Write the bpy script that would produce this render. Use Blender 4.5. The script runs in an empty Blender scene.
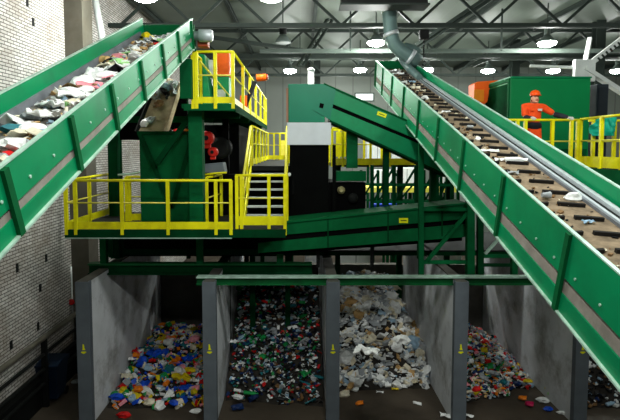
import bpy, bmesh, math, random
from mathutils import Vector, Matrix, noise
V = Vector
rnd = random.Random(7)
SC = bpy.context.scene
COL = SC.collection
# ------------------------------------------------------------------ camera
FZ = -0.3  # floor level while building; the whole place is lifted to z = 0 at the end
F, PX, HZ, PITCH, EYE = 520.0, 300.0, 148.0, math.radians(4.0), 6.0
PY = HZ + F * math.tan(PITCH)
SP, CP = math.sin(PITCH), math.cos(PITCH)


def ray(px, py):
    xc, yc = (px - PX) / F, (PY - py) / F
    return V((xc, yc * SP + CP, yc * CP - SP))


def at(px, py, Y):
    """world point on the plane at depth Y that shows at that pixel"""
    d = ray(px, py)
    return V((0, 0, EYE)) + d * (Y / d.y)


def on_z(px, py, z):
    d = ray(px, py)
    return V((0, 0, EYE)) + d * ((z - EYE) / d.z)


cd = bpy.data.cameras.new('camera')
cam = bpy.data.objects.new('camera', cd)
COL.objects.link(cam)
cam.location = (0, 0, EYE)
cam.rotation_euler = (math.pi / 2 - PITCH, 0, 0)
cd.sensor_fit = 'HORIZONTAL'
cd.sensor_width = 36
cd.lens = F / 620 * 36
cd.shift_x = (310 - PX) / 620
cd.shift_y = (PY - 210) / 620
cd.clip_start, cd.clip_end = 0.05, 200
SC.camera = cam


# --------------------------------------------------------------- materials
def lin(c):
    return tuple(((x / 255 + 0.055) / 1.055) ** 2.4 if x > 10 else x / 255 / 12.92 for x in c) + (1,)


MATS = {}


def mat(name, col, rough=0.5, metal=0.0, var=0.15, scale=3.0, dirt=None, dirt_amt=0.0, bump=0.0, bscale=30, emit=0, ecol=None, spec=0.22):
    if name in MATS:
        return MATS[name]
    m = bpy.data.materials.new(name)
    m.use_nodes = True
    nt = m.node_tree
    N, L = nt.nodes, nt.links
    b = N['Principled BSDF']
    b.inputs['Roughness'].default_value = rough
    b.inputs['Metallic'].default_value = metal
    b.inputs['Specular IOR Level'].default_value = spec
    c = lin(col)
    if emit:
        b.inputs['Base Color'].default_value = c
        b.inputs['Emission Color'].default_value = lin(ecol or col)
        b.inputs['Emission Strength'].default_value = emit
    else:
        tc = N.new('ShaderNodeTexCoord')
        n = N.new('ShaderNodeTexNoise')
        n.inputs['Scale'].default_value = scale
        n.inputs['Detail'].default_value = 5
        L.new(tc.outputs['Object'], n.inputs['Vector'])
        r = N.new('ShaderNodeValToRGB')
        r.color_ramp.elements[0].position = 0.3
        r.color_ramp.elements[1].position = 0.7
        r.color_ramp.elements[0].color = tuple(x * (1 - var) for x in c[:3]) + (1,)
        r.color_ramp.elements[1].color = tuple(min(1, x * (1 + var)) for x in c[:3]) + (1,)
        L.new(n.outputs['Fac'], r.inputs['Fac'])
        out = r.outputs['Color']
        if dirt:
            n2 = N.new('ShaderNodeTexNoise')
            n2.inputs['Scale'].default_value = scale * 0.6
            n2.inputs['Detail'].default_value = 8
            n2.inputs['Roughness'].default_value = 0.7
            L.new(tc.outputs['Object'], n2.inputs['Vector'])
            r2 = N.new('ShaderNodeValToRGB')
            r2.color_ramp.elements[0].position = 0.48
            r2.color_ramp.elements[1].position = 0.75
            r2.color_ramp.elements[0].color = (0, 0, 0, 1)
            r2.color_ramp.elements[1].color = (dirt_amt,) * 3 + (1,)
            L.new(n2.outputs['Fac'], r2.inputs['Fac'])
            mx = N.new('ShaderNodeMixRGB')
            mx.inputs['Color2'].default_value = lin(dirt)
            L.new(r2.outputs['Color'], mx.inputs['Fac'])
            L.new(out, mx.inputs['Color1'])
            out = mx.outputs['Color']
        L.new(out, b.inputs['Base Color'])
        if bump:
            n3 = N.new('ShaderNodeTexNoise')
            n3.inputs['Scale'].default_value = bscale
            L.new(tc.outputs['Object'], n3.inputs['Vector'])
            bp = N.new('ShaderNodeBump')
            bp.inputs['Strength'].default_value = bump
            bp.inputs['Distance'].default_value = 0.02
            L.new(n3.outputs['Fac'], bp.inputs['Height'])
            L.new(bp.outputs['Normal'], b.inputs['Normal'])
    MATS[name] = m
    return m


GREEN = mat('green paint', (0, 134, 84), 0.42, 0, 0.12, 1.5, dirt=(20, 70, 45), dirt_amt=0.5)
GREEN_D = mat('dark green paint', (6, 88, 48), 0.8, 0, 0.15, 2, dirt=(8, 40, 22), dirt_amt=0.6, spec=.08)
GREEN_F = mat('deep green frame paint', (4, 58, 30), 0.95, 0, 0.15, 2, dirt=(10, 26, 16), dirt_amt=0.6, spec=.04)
GREEN_B = mat('green beam paint', (12, 92, 46), 0.5, 0, 0.2, 2, dirt=(20, 32, 20), dirt_amt=0.7)
TEAL = mat('teal green sheet', (6, 122, 92), 0.4, 0, 0.12, 1.2)
RIM = mat('worn pale edge', (176, 206, 190), 0.45, 0.2, 0.25, 6)
YEL = mat('yellow paint', (236, 228, 16), 0.42, 0, 0.1, 3, dirt=(150, 120, 20), dirt_amt=0.5)
YELP = mat('pale yellow paint', (232, 222, 90), 0.45, 0, 0.1, 3)
SLATE = mat('slate grey steel', (98, 105, 112), 0.55, 0.1, 0.12, 3)
STEEL = mat('galvanised steel', (190, 196, 200), 0.42, 0.35, 0.12, 8)
STEELW = mat('bright sheet steel', (205, 210, 216), 0.5, 0.1, 0.06, 3)
DSTEEL = mat('dark steel', (20, 22, 21), 0.7, 0, 0.25, 3, spec=.15)
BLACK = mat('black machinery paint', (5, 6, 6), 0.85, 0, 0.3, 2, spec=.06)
RUBBER = mat('grey rubber belt', (92, 88, 82), 0.8, 0, 0.2, 4, dirt=(60, 54, 46), dirt_amt=0.8)
BELT_L = mat('dusty belt', (120, 116, 110), 0.85, 0, 0.3, 5, dirt=(60, 56, 50), dirt_amt=0.8, bump=0.3)
BELT_R = mat('tan dusty belt', (136, 118, 96), 0.85, 0, 0.3, 6, dirt=(62, 54, 44), dirt_amt=0.9, bump=0.3)
RETBELT = mat('return belt', (150, 142, 134), 0.8, 0, 0.15, 4, dirt=(90, 84, 78), dirt_amt=0.6)
CLEAT = mat('black rubber cleat', (30, 27, 25), 0.8)
SKIRT = mat('grey skirt rubber', (112, 116, 122), 0.6, 0.1, 0.2, 5)
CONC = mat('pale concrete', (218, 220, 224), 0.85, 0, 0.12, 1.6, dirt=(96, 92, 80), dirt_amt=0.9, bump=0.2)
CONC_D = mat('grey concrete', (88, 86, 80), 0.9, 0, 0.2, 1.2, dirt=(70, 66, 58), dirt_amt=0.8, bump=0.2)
PILM = mat('weathered concrete', (92, 88, 78), 0.9, 0, 0.15, 2, dirt=(80, 72, 58), dirt_amt=0.7)
FLOORM = mat('dirty wet floor concrete', (76, 67, 57), 0.6, 0, 0.25, 0.8, dirt=(40, 35, 30), dirt_amt=0.9, bump=0.25, bscale=8)
ORANGE = mat('orange paint', (244, 96, 14), 0.45)
REDP = mat('red paint', (196, 30, 20), 0.45)
RUST = mat('dirty tan plate', (196, 176, 148), 0.75, 0.1, 0.25, 3, dirt=(80, 66, 50), dirt_amt=0.8)
TRUSS = mat('dark roof steel', (38, 46, 42), 0.6, 0.1, 0.15, 2)
TRUSSL = mat('grey roof steel', (84, 94, 88), 0.6, 0, 0.15, 2)
WHITE = mat('white paint', (214, 218, 216), 0.5, 0, 0.1, 3)
DUCTM = mat('pale blue grey duct', (92, 114, 112), 0.5, 0.2, 0.12, 4)
BLUED = mat('dark blue plastic', (24, 42, 66), 0.5)
BLUET = mat('blue tarp', (16, 60, 170), 0.5, 0, 0.2, 5)
TEALT = mat('teal tarp', (20, 170, 140), 0.5, 0, 0.2, 5)
HIVIS = mat('orange work fabric', (255, 84, 30), 0.8, 0, 0.12, 14)
NAVY = mat('dark grey work fabric', (44, 46, 54), 0.85, 0, 0.15, 14)
SKIN = mat('skin', (224, 168, 140), 0.55, 0, 0.05, 8)
GLOVE = mat('pale glove fabric', (216, 214, 208), 0.8, 0, 0.08, 14)
HELM = mat('orange helmet plastic', (250, 84, 18), 0.3)
HAIR = mat('dark hair', (40, 28, 22), 0.7)
EYEM = mat('dark eye', (24, 18, 16), 0.3)
LIPS = mat('lip', (176, 96, 84), 0.5)
BOOT = mat('black boot leather', (22, 20, 20), 0.5)
STICK = mat('yellow sticker', (226, 226, 20), 0.5, 0, 0.05)
STICKD = mat('sticker print', (60, 66, 20), 0.5, 0, 0.05)
LENS = mat('lamp lens', (255, 255, 250), 0.3, emit=60, ecol=(246, 255, 246))
LAMPG = mat('lamp grey', (96, 106, 102), 0.5, 0.3)
REDV = mat('red valve', (210, 30, 30), 0.4)


def special_brick():
    m = bpy.data.materials.new('white painted brick')
    m.use_nodes = True
    N, L = m.node_tree.nodes, m.node_tree.links
    b = N['Principled BSDF']
    tc = N.new('ShaderNodeTexCoord')
    s = N.new('ShaderNodeSeparateXYZ')
    c = N.new('ShaderNodeCombineXYZ')
    L.new(tc.outputs['Object'], s.inputs[0])
    L.new(s.outputs['Y'], c.inputs['X'])
    L.new(s.outputs['Z'], c.inputs['Y'])
    br = N.new('ShaderNodeTexBrick')
    br.inputs['Scale'].default_value = 1.0
    br.inputs['Brick Width'].default_value = 0.25
    br.inputs['Row Height'].default_value = 0.078
    br.inputs['Mortar Size'].default_value = 0.011
    br.inputs['Mortar Smooth'].default_value = 0.3
    br.inputs['Color1'].default_value = lin((222, 218, 213))
    br.inputs['Color2'].default_value = lin((190, 186, 180))
    br.inputs['Mortar'].default_value = lin((70, 66, 62))
    L.new(c.outputs[0], br.inputs['Vector'])
    n = N.new('ShaderNodeTexNoise')
    n.inputs['Scale'].default_value = 0.9
    n.inputs['Detail'].default_value = 8
    n.inputs['Roughness'].default_value = 0.65
    L.new(tc.outputs['Object'], n.inputs['Vector'])
    r = N.new('ShaderNodeValToRGB')
    r.color_ramp.elements[0].position = 0.45
    r.color_ramp.elements[0].color = (0, 0, 0, 1)
    r.color_ramp.elements[1].position = 0.75
    r.color_ramp.elements[1].color = (0.75, 0.75, 0.75, 1)
    L.new(n.outputs['Fac'], r.inputs['Fac'])
    mx = N.new('ShaderNodeMixRGB')
    mx.inputs['Color2'].default_value = lin((120, 98, 76))
    L.new(r.outputs['Color'], mx.inputs['Fac'])
    L.new(br.outputs['Color'], mx.inputs['Color1'])
    L.new(mx.outputs['Color'], b.inputs['Base Color'])
    b.inputs['Roughness'].default_value = 0.85
    bp = N.new('ShaderNodeBump')
    bp.inputs['Strength'].default_value = 0.6
    bp.inputs['Distance'].default_value = 0.02
    inv = N.new('ShaderNodeMath')
    inv.operation = 'SUBTRACT'
    inv.inputs[0].default_value = 1
    L.new(br.outputs['Fac'], inv.inputs[1])
    L.new(inv.outputs[0], bp.inputs['Height'])
    L.new(bp.outputs['Normal'], b.inputs['Normal'])
    return m


def special_panel(name, col, axis, period, dark):
    m = bpy.data.materials.new(name)
    m.use_nodes = True
    N, L = m.node_tree.nodes, m.node_tree.links
    b = N['Principled BSDF']
    b.inputs['Roughness'].default_value = 0.55
    tc = N.new('ShaderNodeTexCoord')
    s = N.new('ShaderNodeSeparateXYZ')
    L.new(tc.outputs['Object'], s.inputs[0])
    md = N.new('ShaderNodeMath')
    md.operation = 'MULTIPLY'
    md.inputs[1].default_value = 1 / period
    L.new(s.outputs[axis], md.inputs[0])
    fr = N.new('ShaderNodeMath')
    fr.operation = 'FRACT'
    L.new(md.outputs[0], fr.inputs[0])
    r = N.new('ShaderNodeValToRGB')
    e = r.color_ramp.elements
    e[0].position, e[1].position = 0.0, 0.08
    e[0].color, e[1].color = lin(dark), lin(col)
    L.new(fr.outputs[0], r.inputs['Fac'])
    n = N.new('ShaderNodeTexNoise')
    n.inputs['Scale'].default_value = 0.5
    n.inputs['Detail'].default_value = 6
    L.new(tc.outputs['Object'], n.inputs['Vector'])
    mx = N.new('ShaderNodeMixRGB')
    mx.blend_type = 'MULTIPLY'
    mx.inputs['Fac'].default_value = 0.4
    L.new(r.outputs['Color'], mx.inputs['Color1'])
    L.new(n.outputs['Fac'], mx.inputs['Color2'])
    L.new(mx.outputs['Color'], b.inputs['Base Color'])
    return m


BRICK = special_brick()
ROOFM = special_panel('roof sheeting', (94, 104, 94), 'X', 1.0, (100, 110, 100))
BACKM = special_panel('back wall panels', (136, 143, 135), 'X', 1.2, (90, 96, 90))


# ----------------------------------------------------------------- helpers
class MB:
    def __init__(self):
        self.v, self.f, self.mi, self.s = [], [], [], []

    def add(self, vs, fs, mi=0, smooth=False):
        k = len(self.v)
        self.v += [V(p) for p in vs]
        for f in fs:
            self.f.append([k + i for i in f])
            self.mi.append(mi)
            self.s.append(smooth)
        return self

    def hexa(self, a, b, mi=0):
        """two quads (4 points each, matching order) -> closed box"""
        return self.add(list(a) + list(b), [(3, 2, 1, 0), (4, 5, 6, 7), (0, 1, 5, 4), (1, 2, 6, 5), (2, 3, 7, 6), (3, 0, 4, 7)], mi)

    def box(self, x0, x1, y0, y1, z0, z1, mi=0):
        return self.hexa([(x0, y0, z0), (x1, y0, z0), (x1, y1, z0), (x0, y1, z0)], [(x0, y0, z1), (x1, y0, z1), (x1, y1, z1), (x0, y1, z1)], mi)

    def bar(self, p, q, w, h=None, up=(0, 0, 1), mi=0):
        p, q = V(p), V(q)
        h = h or w
        d = (q - p).normalized()
        u = V(up)
        if abs(d.dot(u)) > 0.98:
            u = V((0, 1, 0))
        s = d.cross(u).normalized()
        u = s.cross(d).normalized()
        a = [p + s * w / 2 * i + u * h / 2 * j for i, j in ((-1, -1), (1, -1), (1, 1), (-1, 1))]
        return self.hexa(a, [x + (q - p) for x in a], mi)

    def ibeam(self, p, q, w, h, t=0.03, mi=0):
        p, q = V(p), V(q)
        z = V((0, 0, 1))
        self.bar(p + z * (h / 2 - t / 2), q + z * (h / 2 - t / 2), w, t, mi=mi)
        self.bar(p - z * (h / 2 - t / 2), q - z * (h / 2 - t / 2), w, t, mi=mi)
        return self.bar(p, q, t, h - 2 * t, mi=mi)

    def tube(self, pts, r, n=10, mi=0, cap=True):
        pts = [V(p) for p in pts]
        rs = r if isinstance(r, (list, tuple)) else [r] * len(pts)
        k = len(self.v)
        prev = None
        for i, p in enumerate(pts):
            d = ((pts[min(i + 1, len(pts) - 1)] - pts[max(i - 1, 0)])).normalized()
            if prev is None:
                a = V((0, 0, 1)) if abs(d.z) < 0.9 else V((1, 0, 0))
                s = d.cross(a).normalized()
            else:
                s = (prev - d * prev.dot(d)).normalized()
            prev = s
            u = d.cross(s)
            for j in range(n):
                t = 2 * math.pi * j / n
                self.v.append(p + (s * math.cos(t) + u * math.sin(t)) * rs[i])
        for i in range(len(pts) - 1):
            for j in range(n):
                a, b = k + i * n + j, k + i * n + (j + 1) % n
                self.f.append([a, b, b + n, a + n])
                self.mi.append(mi)
                self.s.append(True)
        if cap:
            for base, rev in ((k, True), (k + (len(pts) - 1) * n, False)):
                f = [base + j for j in range(n)]
                self.f.append(f[::-1] if rev else f)
                self.mi.append(mi)
                self.s.append(False)
        return self

    def lathe(self, c, prof, n=20, mi=0, axis='Z'):
        """prof: list of (r, h) along the axis from c"""
        c = V(c)
        ax = {'Z': (V((1, 0, 0)), V((0, 1, 0)), V((0, 0, 1))), 'X': (V((0, 1, 0)), V((0, 0, 1)), V((1, 0, 0))), 'Y': (V((0, 0, 1)), V((1, 0, 0)), V((0, 1, 0)))}[axis]
        k = len(self.v)
        for r, h in prof:
            for j in range(n):
                t = 2 * math.pi * j / n
                self.v.append(c + ax[0] * r * math.cos(t) + ax[1] * r * math.sin(t) + ax[2] * h)
        for i in range(len(prof) - 1):
            for j in range(n):
                a, b = k + i * n + j, k + i * n + (j + 1) % n
                self.f.append([a, b, b + n, a + n])
                self.mi.append(mi)
                self.s.append(True)
        for base, rev in ((k, True), (k + (len(prof) - 1) * n, False)):
            f = [base + j for j in range(n)]
            self.f.append(f[::-1] if rev else f)
            self.mi.append(mi)
            self.s.append(False)
        return self

    def prism(self, poly, off, mi=0):
        poly = [V(p) for p in poly]
        n = len(poly)
        o = V(off)
        return self.add(poly + [p + o for p in poly], [tuple(range(n))[::-1], tuple(range(n, 2 * n))] + [(i, (i + 1) % n, (i + 1) % n + n, i + n) for i in range(n)], mi)

    def mesh(self, name, mats, org=V((0, 0, 0))):
        me = bpy.data.meshes.new(name)
        me.from_pydata([p - org for p in self.v], [], self.f)
        for m in (mats if isinstance(mats, (list, tuple)) else [mats]):
            me.materials.append(m)
        me.polygons.foreach_set('material_index', self.mi)
        me.polygons.foreach_set('use_smooth', self.s)
        bm = bmesh.new()
        bm.from_mesh(me)
        bmesh.ops.recalc_face_normals(bm, faces=bm.faces)
        bm.to_mesh(me)
        bm.free()
        me.update()
        return me

    def build(self, name, mats, parent=None, bevel=0):
        org = worldloc(parent) if parent else V((0, 0, 0))
        o = bpy.data.objects.new(name, self.mesh(name, mats, org))
        COL.objects.link(o)
        if parent:
            o.parent = parent
        if bevel:
            b = o.modifiers.new('bevel', 'BEVEL')
            b.width = bevel
            b.segments = 2
            b.limit_method = 'ANGLE'
        return o


def worldloc(o):
    l = V((0, 0, 0))
    while o:
        l = l + V(o.location)
        o = o.parent
    return l


def tag(o, label, cat, group=None, kind=None):
    if label:
        o['label'] = label
    if cat:
        o['category'] = cat
    if group:
        o['group'] = group
    if kind:
        o['kind'] = kind
    return o


def thing(name, label, cat, loc=(0, 0, 0), group=None):
    o = bpy.data.objects.new(name, None)
    o.empty_display_size = 0.1
    COL.objects.link(o)
    o.location = loc
    return tag(o, label, cat, group)


def struct(name, mb, m, label):
    o = mb.build(name, m)
    o['kind'] = 'structure'
    o['label'] = label
    return o


def copy_tree(o, parent=None):
    c = o.copy()
    COL.objects.link(c)
    c.parent = parent
    for ch in list(o.children):
        copy_tree(ch, c)
    return c


def lerp(a, b, t):
    return V(a) + (V(b) - V(a)) * t


# ---------------------------------------------------------------- the shell
WX, BY, RX, RZ = -6.5, 36.0, 22.0, 11.5
struct('floor', MB().box(WX - 1, RX, -8, BY, FZ - .3, FZ), FLOORM, 'dirty grey concrete hall floor')
struct('wall_left', MB().box(WX - 0.4, WX, -6, BY, FZ, RZ), BRICK, 'white painted brick wall along the left side')
struct('wall_back', MB().box(WX, RX, BY, BY + 0.3, FZ, RZ), BACKM, 'pale panelled back wall of the hall')
struct('wall_right', MB().box(RX, RX + 0.3, 4, BY, FZ, RZ), BACKM, 'pale panelled wall on the far right side')
struct('ceiling', MB().box(WX - 0.4, RX, -8, BY + 0.3, RZ, RZ + 0.2), ROOFM, 'grey green roof sheeting')
# concrete pilaster on the brick wall
pil = MB().box(WX, WX + 0.5, 14.6, 15.3, FZ, RZ)
struct('trim_1', pil, PILM, 'weathered concrete pilaster against the brick wall')
t = thing('downpipe', 'white vertical pipe beside the concrete pilaster', 'pipe', (at(90, 200, 15.6).x, 15.6, FZ))
MB().tube([(t.location.x, 15.6, FZ), (t.location.x, 15.6, RZ)], 0.13, 14).build('pipe', WHITE, t)
for z in (3, 6.2, 9.4):
    MB().tube([(t.location.x, 15.6, z), (t.location.x, 15.6, z + 0.1)], 0.16, 14).build('bracket', WHITE, t)
p0, p1 = at(97, 15, 15.9), at(103, 42, 15.9)
t = thing('brace_pipe', 'short slanted white pipe high behind the left conveyor', 'pipe', p1)
MB().tube([p0 + V((-.05, 0, .5)), p1, p1 + V((.3, 0, -1.2))], 0.1, 12).build('pipe', WHITE, t)
# dark openings left in the bricks
for i, (px, py) in enumerate(((17, 268), (46, 258), (11, 345), (38, 326), (33, 22), (27, 2), (40, 288))):
    d = ray(px, py)
    p = V((0, 0, EYE)) + d * (WX / d.x)
    o = MB().box(WX - 0.02, WX + 0.012, p.y - 0.05, p.y + 0.05, p.z - 0.1, p.z + 0.1).build('wall_recess', DSTEEL)
    tag(o, None, None, None, 'structure')
    o['label'] = 'dark narrow recess in the brick wall'

# ------------------------------------------------------------ roof structure
TZ, TH = 10.15, 1.15


def make_truss(y, label):
    t = thing('roof_truss', label, 'roof truss', (0, y, TZ), 'roof trusses across the hall')
    MB().bar((WX, y - .06, TZ), (RX, y - .06, TZ), 0.05, 0.14).build('bottom_chord', TRUSS, t)
    MB().bar((WX, y + .06, TZ), (RX, y + .06, TZ), 0.05, 0.14).build('bottom_chord', TRUSS, t)
    MB().bar((WX, y, TZ + TH), (RX, y, TZ + TH), 0.16, 0.14).build('top_chord', TRUSS, t)
    x, k = WX + 0.4, 0
    step = 1.25
    while x + step < RX:
        a, b = (TZ, TZ + TH) if k % 2 == 0 else (TZ + TH, TZ)
        MB().bar((x, y, a), (x + step, y, b), 0.08, 0.09).build('web_brace', TRUSS, t)
        x += step
        k += 1
    return t


for y, l in ((18.0, 'first lattice roof truss, nearest of the hall trusses in view'), (24.0, 'second lattice roof truss from the front'), (30.0, 'third lattice roof truss, deepest in the hall')):
    make_truss(y, l)
xs = [-6 + 3.3 * i for i in range(9)]
for i, x in enumerate(xs):
    o = MB().ibeam((x, 6, TZ + TH + 0.07), (x, BY, TZ + TH + 0.07), 0.12, 0.2).build('roof_purlin', TRUSS)
    tag(o, 'dark roof purlin running the length of the hall', 'beam', 'roof purlins', 'structure')
# long horizontal rails hung under the trusses
p = at(300, 51, 21)
t = thing('crane_rail', 'long pale horizontal rail hung under the roof trusses', 'rail', (6, 21, p.z))
MB().ibeam((-1.6, 21, p.z), (RX, 21, p.z), 0.12, 0.16).build('rail', TRUSSL, t)
for x in (2, 8, 14, 20):
    MB().bar((x, 21, p.z), (x, 21, TZ + TH + .2), 0.06).build('hanger', TRUSS, t)
p = at(350, 59, 26)
t = thing('pipe_run', 'thin horizontal pipe above the back row of lamps', 'pipe', (6, 26, p.z))
MB().tube([(-3, 26, p.z), (RX, 26, p.z)], 0.06, 8).build('pipe', TRUSSL, t)
for x in (0, 6, 12, 18):
    MB().bar((x, 26, p.z), (x, 26, TZ + TH + .2), 0.04).build('hanger', TRUSS, t)
# diagonal lattice members (long dark bracing under the roof)
for i, (a, b, Y, lab) in enumerate((((203, 36), (300, 50), 20.5, 'dark slanted roof brace above the orange motor'), ((345, -4), (300, 66), 22, 'steep dark lattice brace between two lamps'), ((492, -4), (388, 66), 19, 'long dark brace slanting past the ventilation duct'), ((612, 5), (470, 66), 23, 'long dark brace slanting above the green container'))):
    pa, pb = at(*a, Y), at(*b, Y + 2)
    t = thing('roof_brace', lab, 'beam', pa)
    for s in (-1, 1):
        MB().bar(pa + V((0.12 * s, 0, 0)), pb + V((0.12 * s, 0, 0)), 0.06, 0.12).build('flange', TRUSS, t)
    m = MB()
    n = 14
    for k in range(n):
        m.bar(lerp(pa, pb, k / n) + V((0.12 * (-1) ** k, 0, 0)), lerp(pa, pb, (k + 1) / n) + V((-0.12 * (-1) ** k, 0, 0)), 0.03)
    m.build('lacing', TRUSS, t)
# dark overhead box girder at the very top
a, b = at(342, -2, 15.5), at(428, -2, 15.5)
t = thing('box_girder', 'dark box girder under the roof beside the ventilation duct', 'beam', a)
MB().box(a.x, b.x, 15.5, 16.1, a.z - .15, RZ - .01).build('girder', DSTEEL, t)
MB().box(a.x - .05, b.x + .05, 15.45, 16.15, a.z - .2, a.z - .15).build('flange', TRUSS, t)
# ventilation duct
Yd = 17.2
t = thing('ventilation_duct', 'pale ventilation duct dropping from the roof and bending right', 'duct', at(388, 4, Yd))
pts = [at(386, -18, Yd), at(389, 10, Yd), at(391, 34, Yd), at(394, 44, Yd), at(401, 51, Yd), at(411, 57, Yd), at(419, 62, Yd)]
MB().tube(pts, 0.23, 16).build('pipe', DUCTM, t)
for q, r in ((1, 0.26), (2, 0.26), (5, 0.26)):
    d = (pts[q + 1] - pts[q]).normalized() * 0.06
    MB().tube([pts[q] - d, pts[q] + d], r, 16).build('collar', STEEL, t)
# chain hoist
p = at(424, 33, 17.9)
t = thing('chain_hoist', 'dark chain hoist hanging from the roof above the right conveyor', 'hoist', p)
MB().box(p.x - .16, p.x + .16, p.y - .12, p.y + .12, p.z - .22, p.z + .1).build('body', DSTEEL, t, 0.03)
m = MB()
q = at(424, 62, 17.9)
for k in range(16):
    z0 = p.z - .22 - k * (p.z - .4 - q.z) / 16
    m.tube([(p.x - .02 * (k % 2), p.y, z0), (p.x + .02 * (k % 2), p.y, z0 - .05)], 0.022, 6)
m.build('chain', DSTEEL, t)
MB().tube([(q.x, q.y, q.z + .05), (q.x + .07, q.y, q.z - .03), (q.x + .05, q.y, q.z - .11), (q.x - .03, q.y, q.z - .12), (q.x - .06, q.y, q.z - .06)], 0.022, 8).build('hook', DSTEEL, t)
# white welded brace node on the right
Yn = 19.5
c = at(584, 68, Yn)
t = thing('white_roof_brace', 'white painted steel brace node with splayed arms behind the green container', 'brace', c)
MB().box(c.x - .38, c.x + .38, Yn - .1, Yn + .1, c.z - .5, c.z + .3).build('node_plate', WHITE, t, 0.02)
for (px, py), w in (((634, 30), .2), ((640, 104), .32), ((590, 38), .12), ((530, 66), .1)):
    e = at(px, py, Yn + (.4 if w < .15 else 0))
    MB().bar(c, e, .14, w, up=(0, 1, 0) if w > .3 else (0, 0, 1)).build('arm', WHITE, t)
    if w > .15:
        m = MB()
        for k in range(9):
            s = lerp(c, e, .25 + k * .08)
            m.bar(s + V((0, -.1, .02)), s + V((.1, -.1, -.1)), .05)
        m.build('lacing', TRUSS, t)
# columns of the far right bay
for i, (px, Y, lab) in enumerate(((233 * 0 + 514, 27, 'dark steel hall column behind the orange machine'), (317, 33, 'slim dark hall column left of the far lamps'), (597, 23, 'dark steel hall column behind the white brace'))):
    x = at(px, 80, Y).x
    t = thing('hall_column', lab, 'column', (x, Y, 0))
    MB().box(x - .2, x + .2, Y - .2, Y - .17, FZ, RZ).build('flange', TRUSS, t)
    MB().box(x - .2, x + .2, Y + .17, Y + .2, FZ, RZ).build('flange', TRUSS, t)
    MB().box(x - .02, x + .02, Y - .17, Y + .17, FZ, RZ).build('web', TRUSS, t)


# --------------------------------------------------------------------- lamps
def make_lamp():
    t = thing('high_bay_lamp', '', '', (0, 0, 0))
    MB().lathe((0, 0, 0), [(.30, .04), (.31, .05), (.29, .09), (.2, .2), (.12, .3), (.1, .32)], 24).build('reflector', LAMPG, t)
    MB().lathe((0, 0, -.05), [(.06, -.07), (.18, -.055), (.27, -.02), (.32, .03), (.33, .08), (.31, .1)], 24).build('lens', LENS, t)
    MB().lathe((0, 0, .32), [(.1, 0), (.11, .02), (.11, .24), (.06, .28)], 16).build('gear_box', LAMPG, t)
    MB().tube([(0, 0, .6), (0, 0, RZ - 10.0)], .02, 8).build('hanging_rod', TRUSS, t)
    return t


P0 = 330.0


def light(p, e=P0, r=0.22, up=False):
    ld = bpy.data.lights.new('lamp_or_fill_light', 'POINT')
    ld.energy = e
    ld.shadow_soft_size = r
    ld.color = (0.96, 1.0, 0.95)
    o = bpy.data.objects.new('lamp_or_fill_light', ld)
    COL.objects.link(o)
    o.location = p
    return o


proto = make_lamp()
lamps = []
for (px, py, Y, lab) in (
    (145, -3, 14, 'glowing ceiling lamp above the left conveyor, cut by the picture edge'),
    (271, -3, 14, 'glowing ceiling lamp at the top edge above the upper walkway'),
    (376, 43, 20, 'bright ceiling lamp left of the ventilation duct'),
    (547, 43.5, 20, 'bright ceiling lamp above the worker'),
    (290, 71, 27, 'bright far ceiling lamp nearest the yellow upper walkway'),
    (360, 70, 27, 'far ceiling lamp below and left of the ventilation duct'),
    (427, 70, 27, 'far ceiling lamp just right of the top of the right conveyor'),
    (488, 71, 27, 'far ceiling lamp above the orange machine'),
    (553, 71, 27, 'far ceiling lamp just above the green container'),
    (617, 71, 27, 'far ceiling lamp at the right picture edge beside the white brace'),
):
    p = at(px, py, Y)
    o = proto if not lamps else copy_tree(proto)
    lamps.append(o)
    o.location = p
    tag(o, lab, 'lamp', 'high bay ceiling lamps')
    light(p + V((0, 0, -.36)), P0 * {14: .62, 20: .8, 27: .4}[Y])
p = at(283, 43, 20)
t = thing('unlit_lamp', 'unlit ceiling lamp hanging above the upper walkway', 'lamp', p)
MB().lathe(p, [(.30, .0), (.31, .01), (.29, .06), (.2, .2), (.12, .3), (.1, .32)], 24).build('reflector', LAMPG, t)
MB().lathe(p + V((0, 0, .32)), [(.1, 0), (.14, .02), (.14, .3), (.06, .34)], 16).build('gear_box', DSTEEL, t)
MB().tube([p + V((0, 0, .6)), (p.x, p.y, RZ)], .02, 8).build('hanging_rod', TRUSS, t)
# bodiless lights for unseen hall lamps, one added to brighten the left belt
for x, y, k in ((1.0, 6.5, 1.0), (5.0, 7, 1.0), (-1.7, 4.5, .5), (0.3, 1.0, 1.5), (5.5, 1.5, .8), (13, 14, .4), (2.5, 33, .4)):
    light((x, y, 9.6), P0 * k, .3)


light((2.7, 20.4, 7.4), P0 * 1.1, .2)  # added fill light without a lamp, brightens the white boxes at the back
light((-0.6, 24, 8.5), P0 * .3, .2)  # light without a lamp body
# ----------------------------------------------------------- inclined conveyors
class Conv:
    """frame of a conveyor running along +Y and rising: s = depth Y, n = normal offset"""

    def __init__(self, x0, x1, z0, sl):
        self.x0, self.x1, self.z0, self.sl = x0, x1, z0, sl
        a = math.atan(sl)
        self.d, self.n = V((0, math.cos(a), math.sin(a))), V((0, -math.sin(a), math.cos(a)))

    def p(self, x, y, n):
        return V((x, y, self.z0 + self.sl * y)) + self.n * n

    def slab(self, mb, xa, xb, ya, yb, na, nb, mi=0):
        return mb.hexa([self.p(xa, ya, na), self.p(xb, ya, na), self.p(xb, yb, na), self.p(xa, yb, na)], [self.p(xa, ya, nb), self.p(xb, ya, nb), self.p(xb, yb, nb), self.p(xa, yb, nb)], mi)

    def hit(self, px, py, n):
        """where the sight line through a pixel meets the plane at offset n"""
        d, o = ray(px, py), V((0, 0, EYE))
        q = self.p(0, 0, n)
        return o + d * ((q - o).dot(self.n) / d.dot(self.n))


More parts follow.
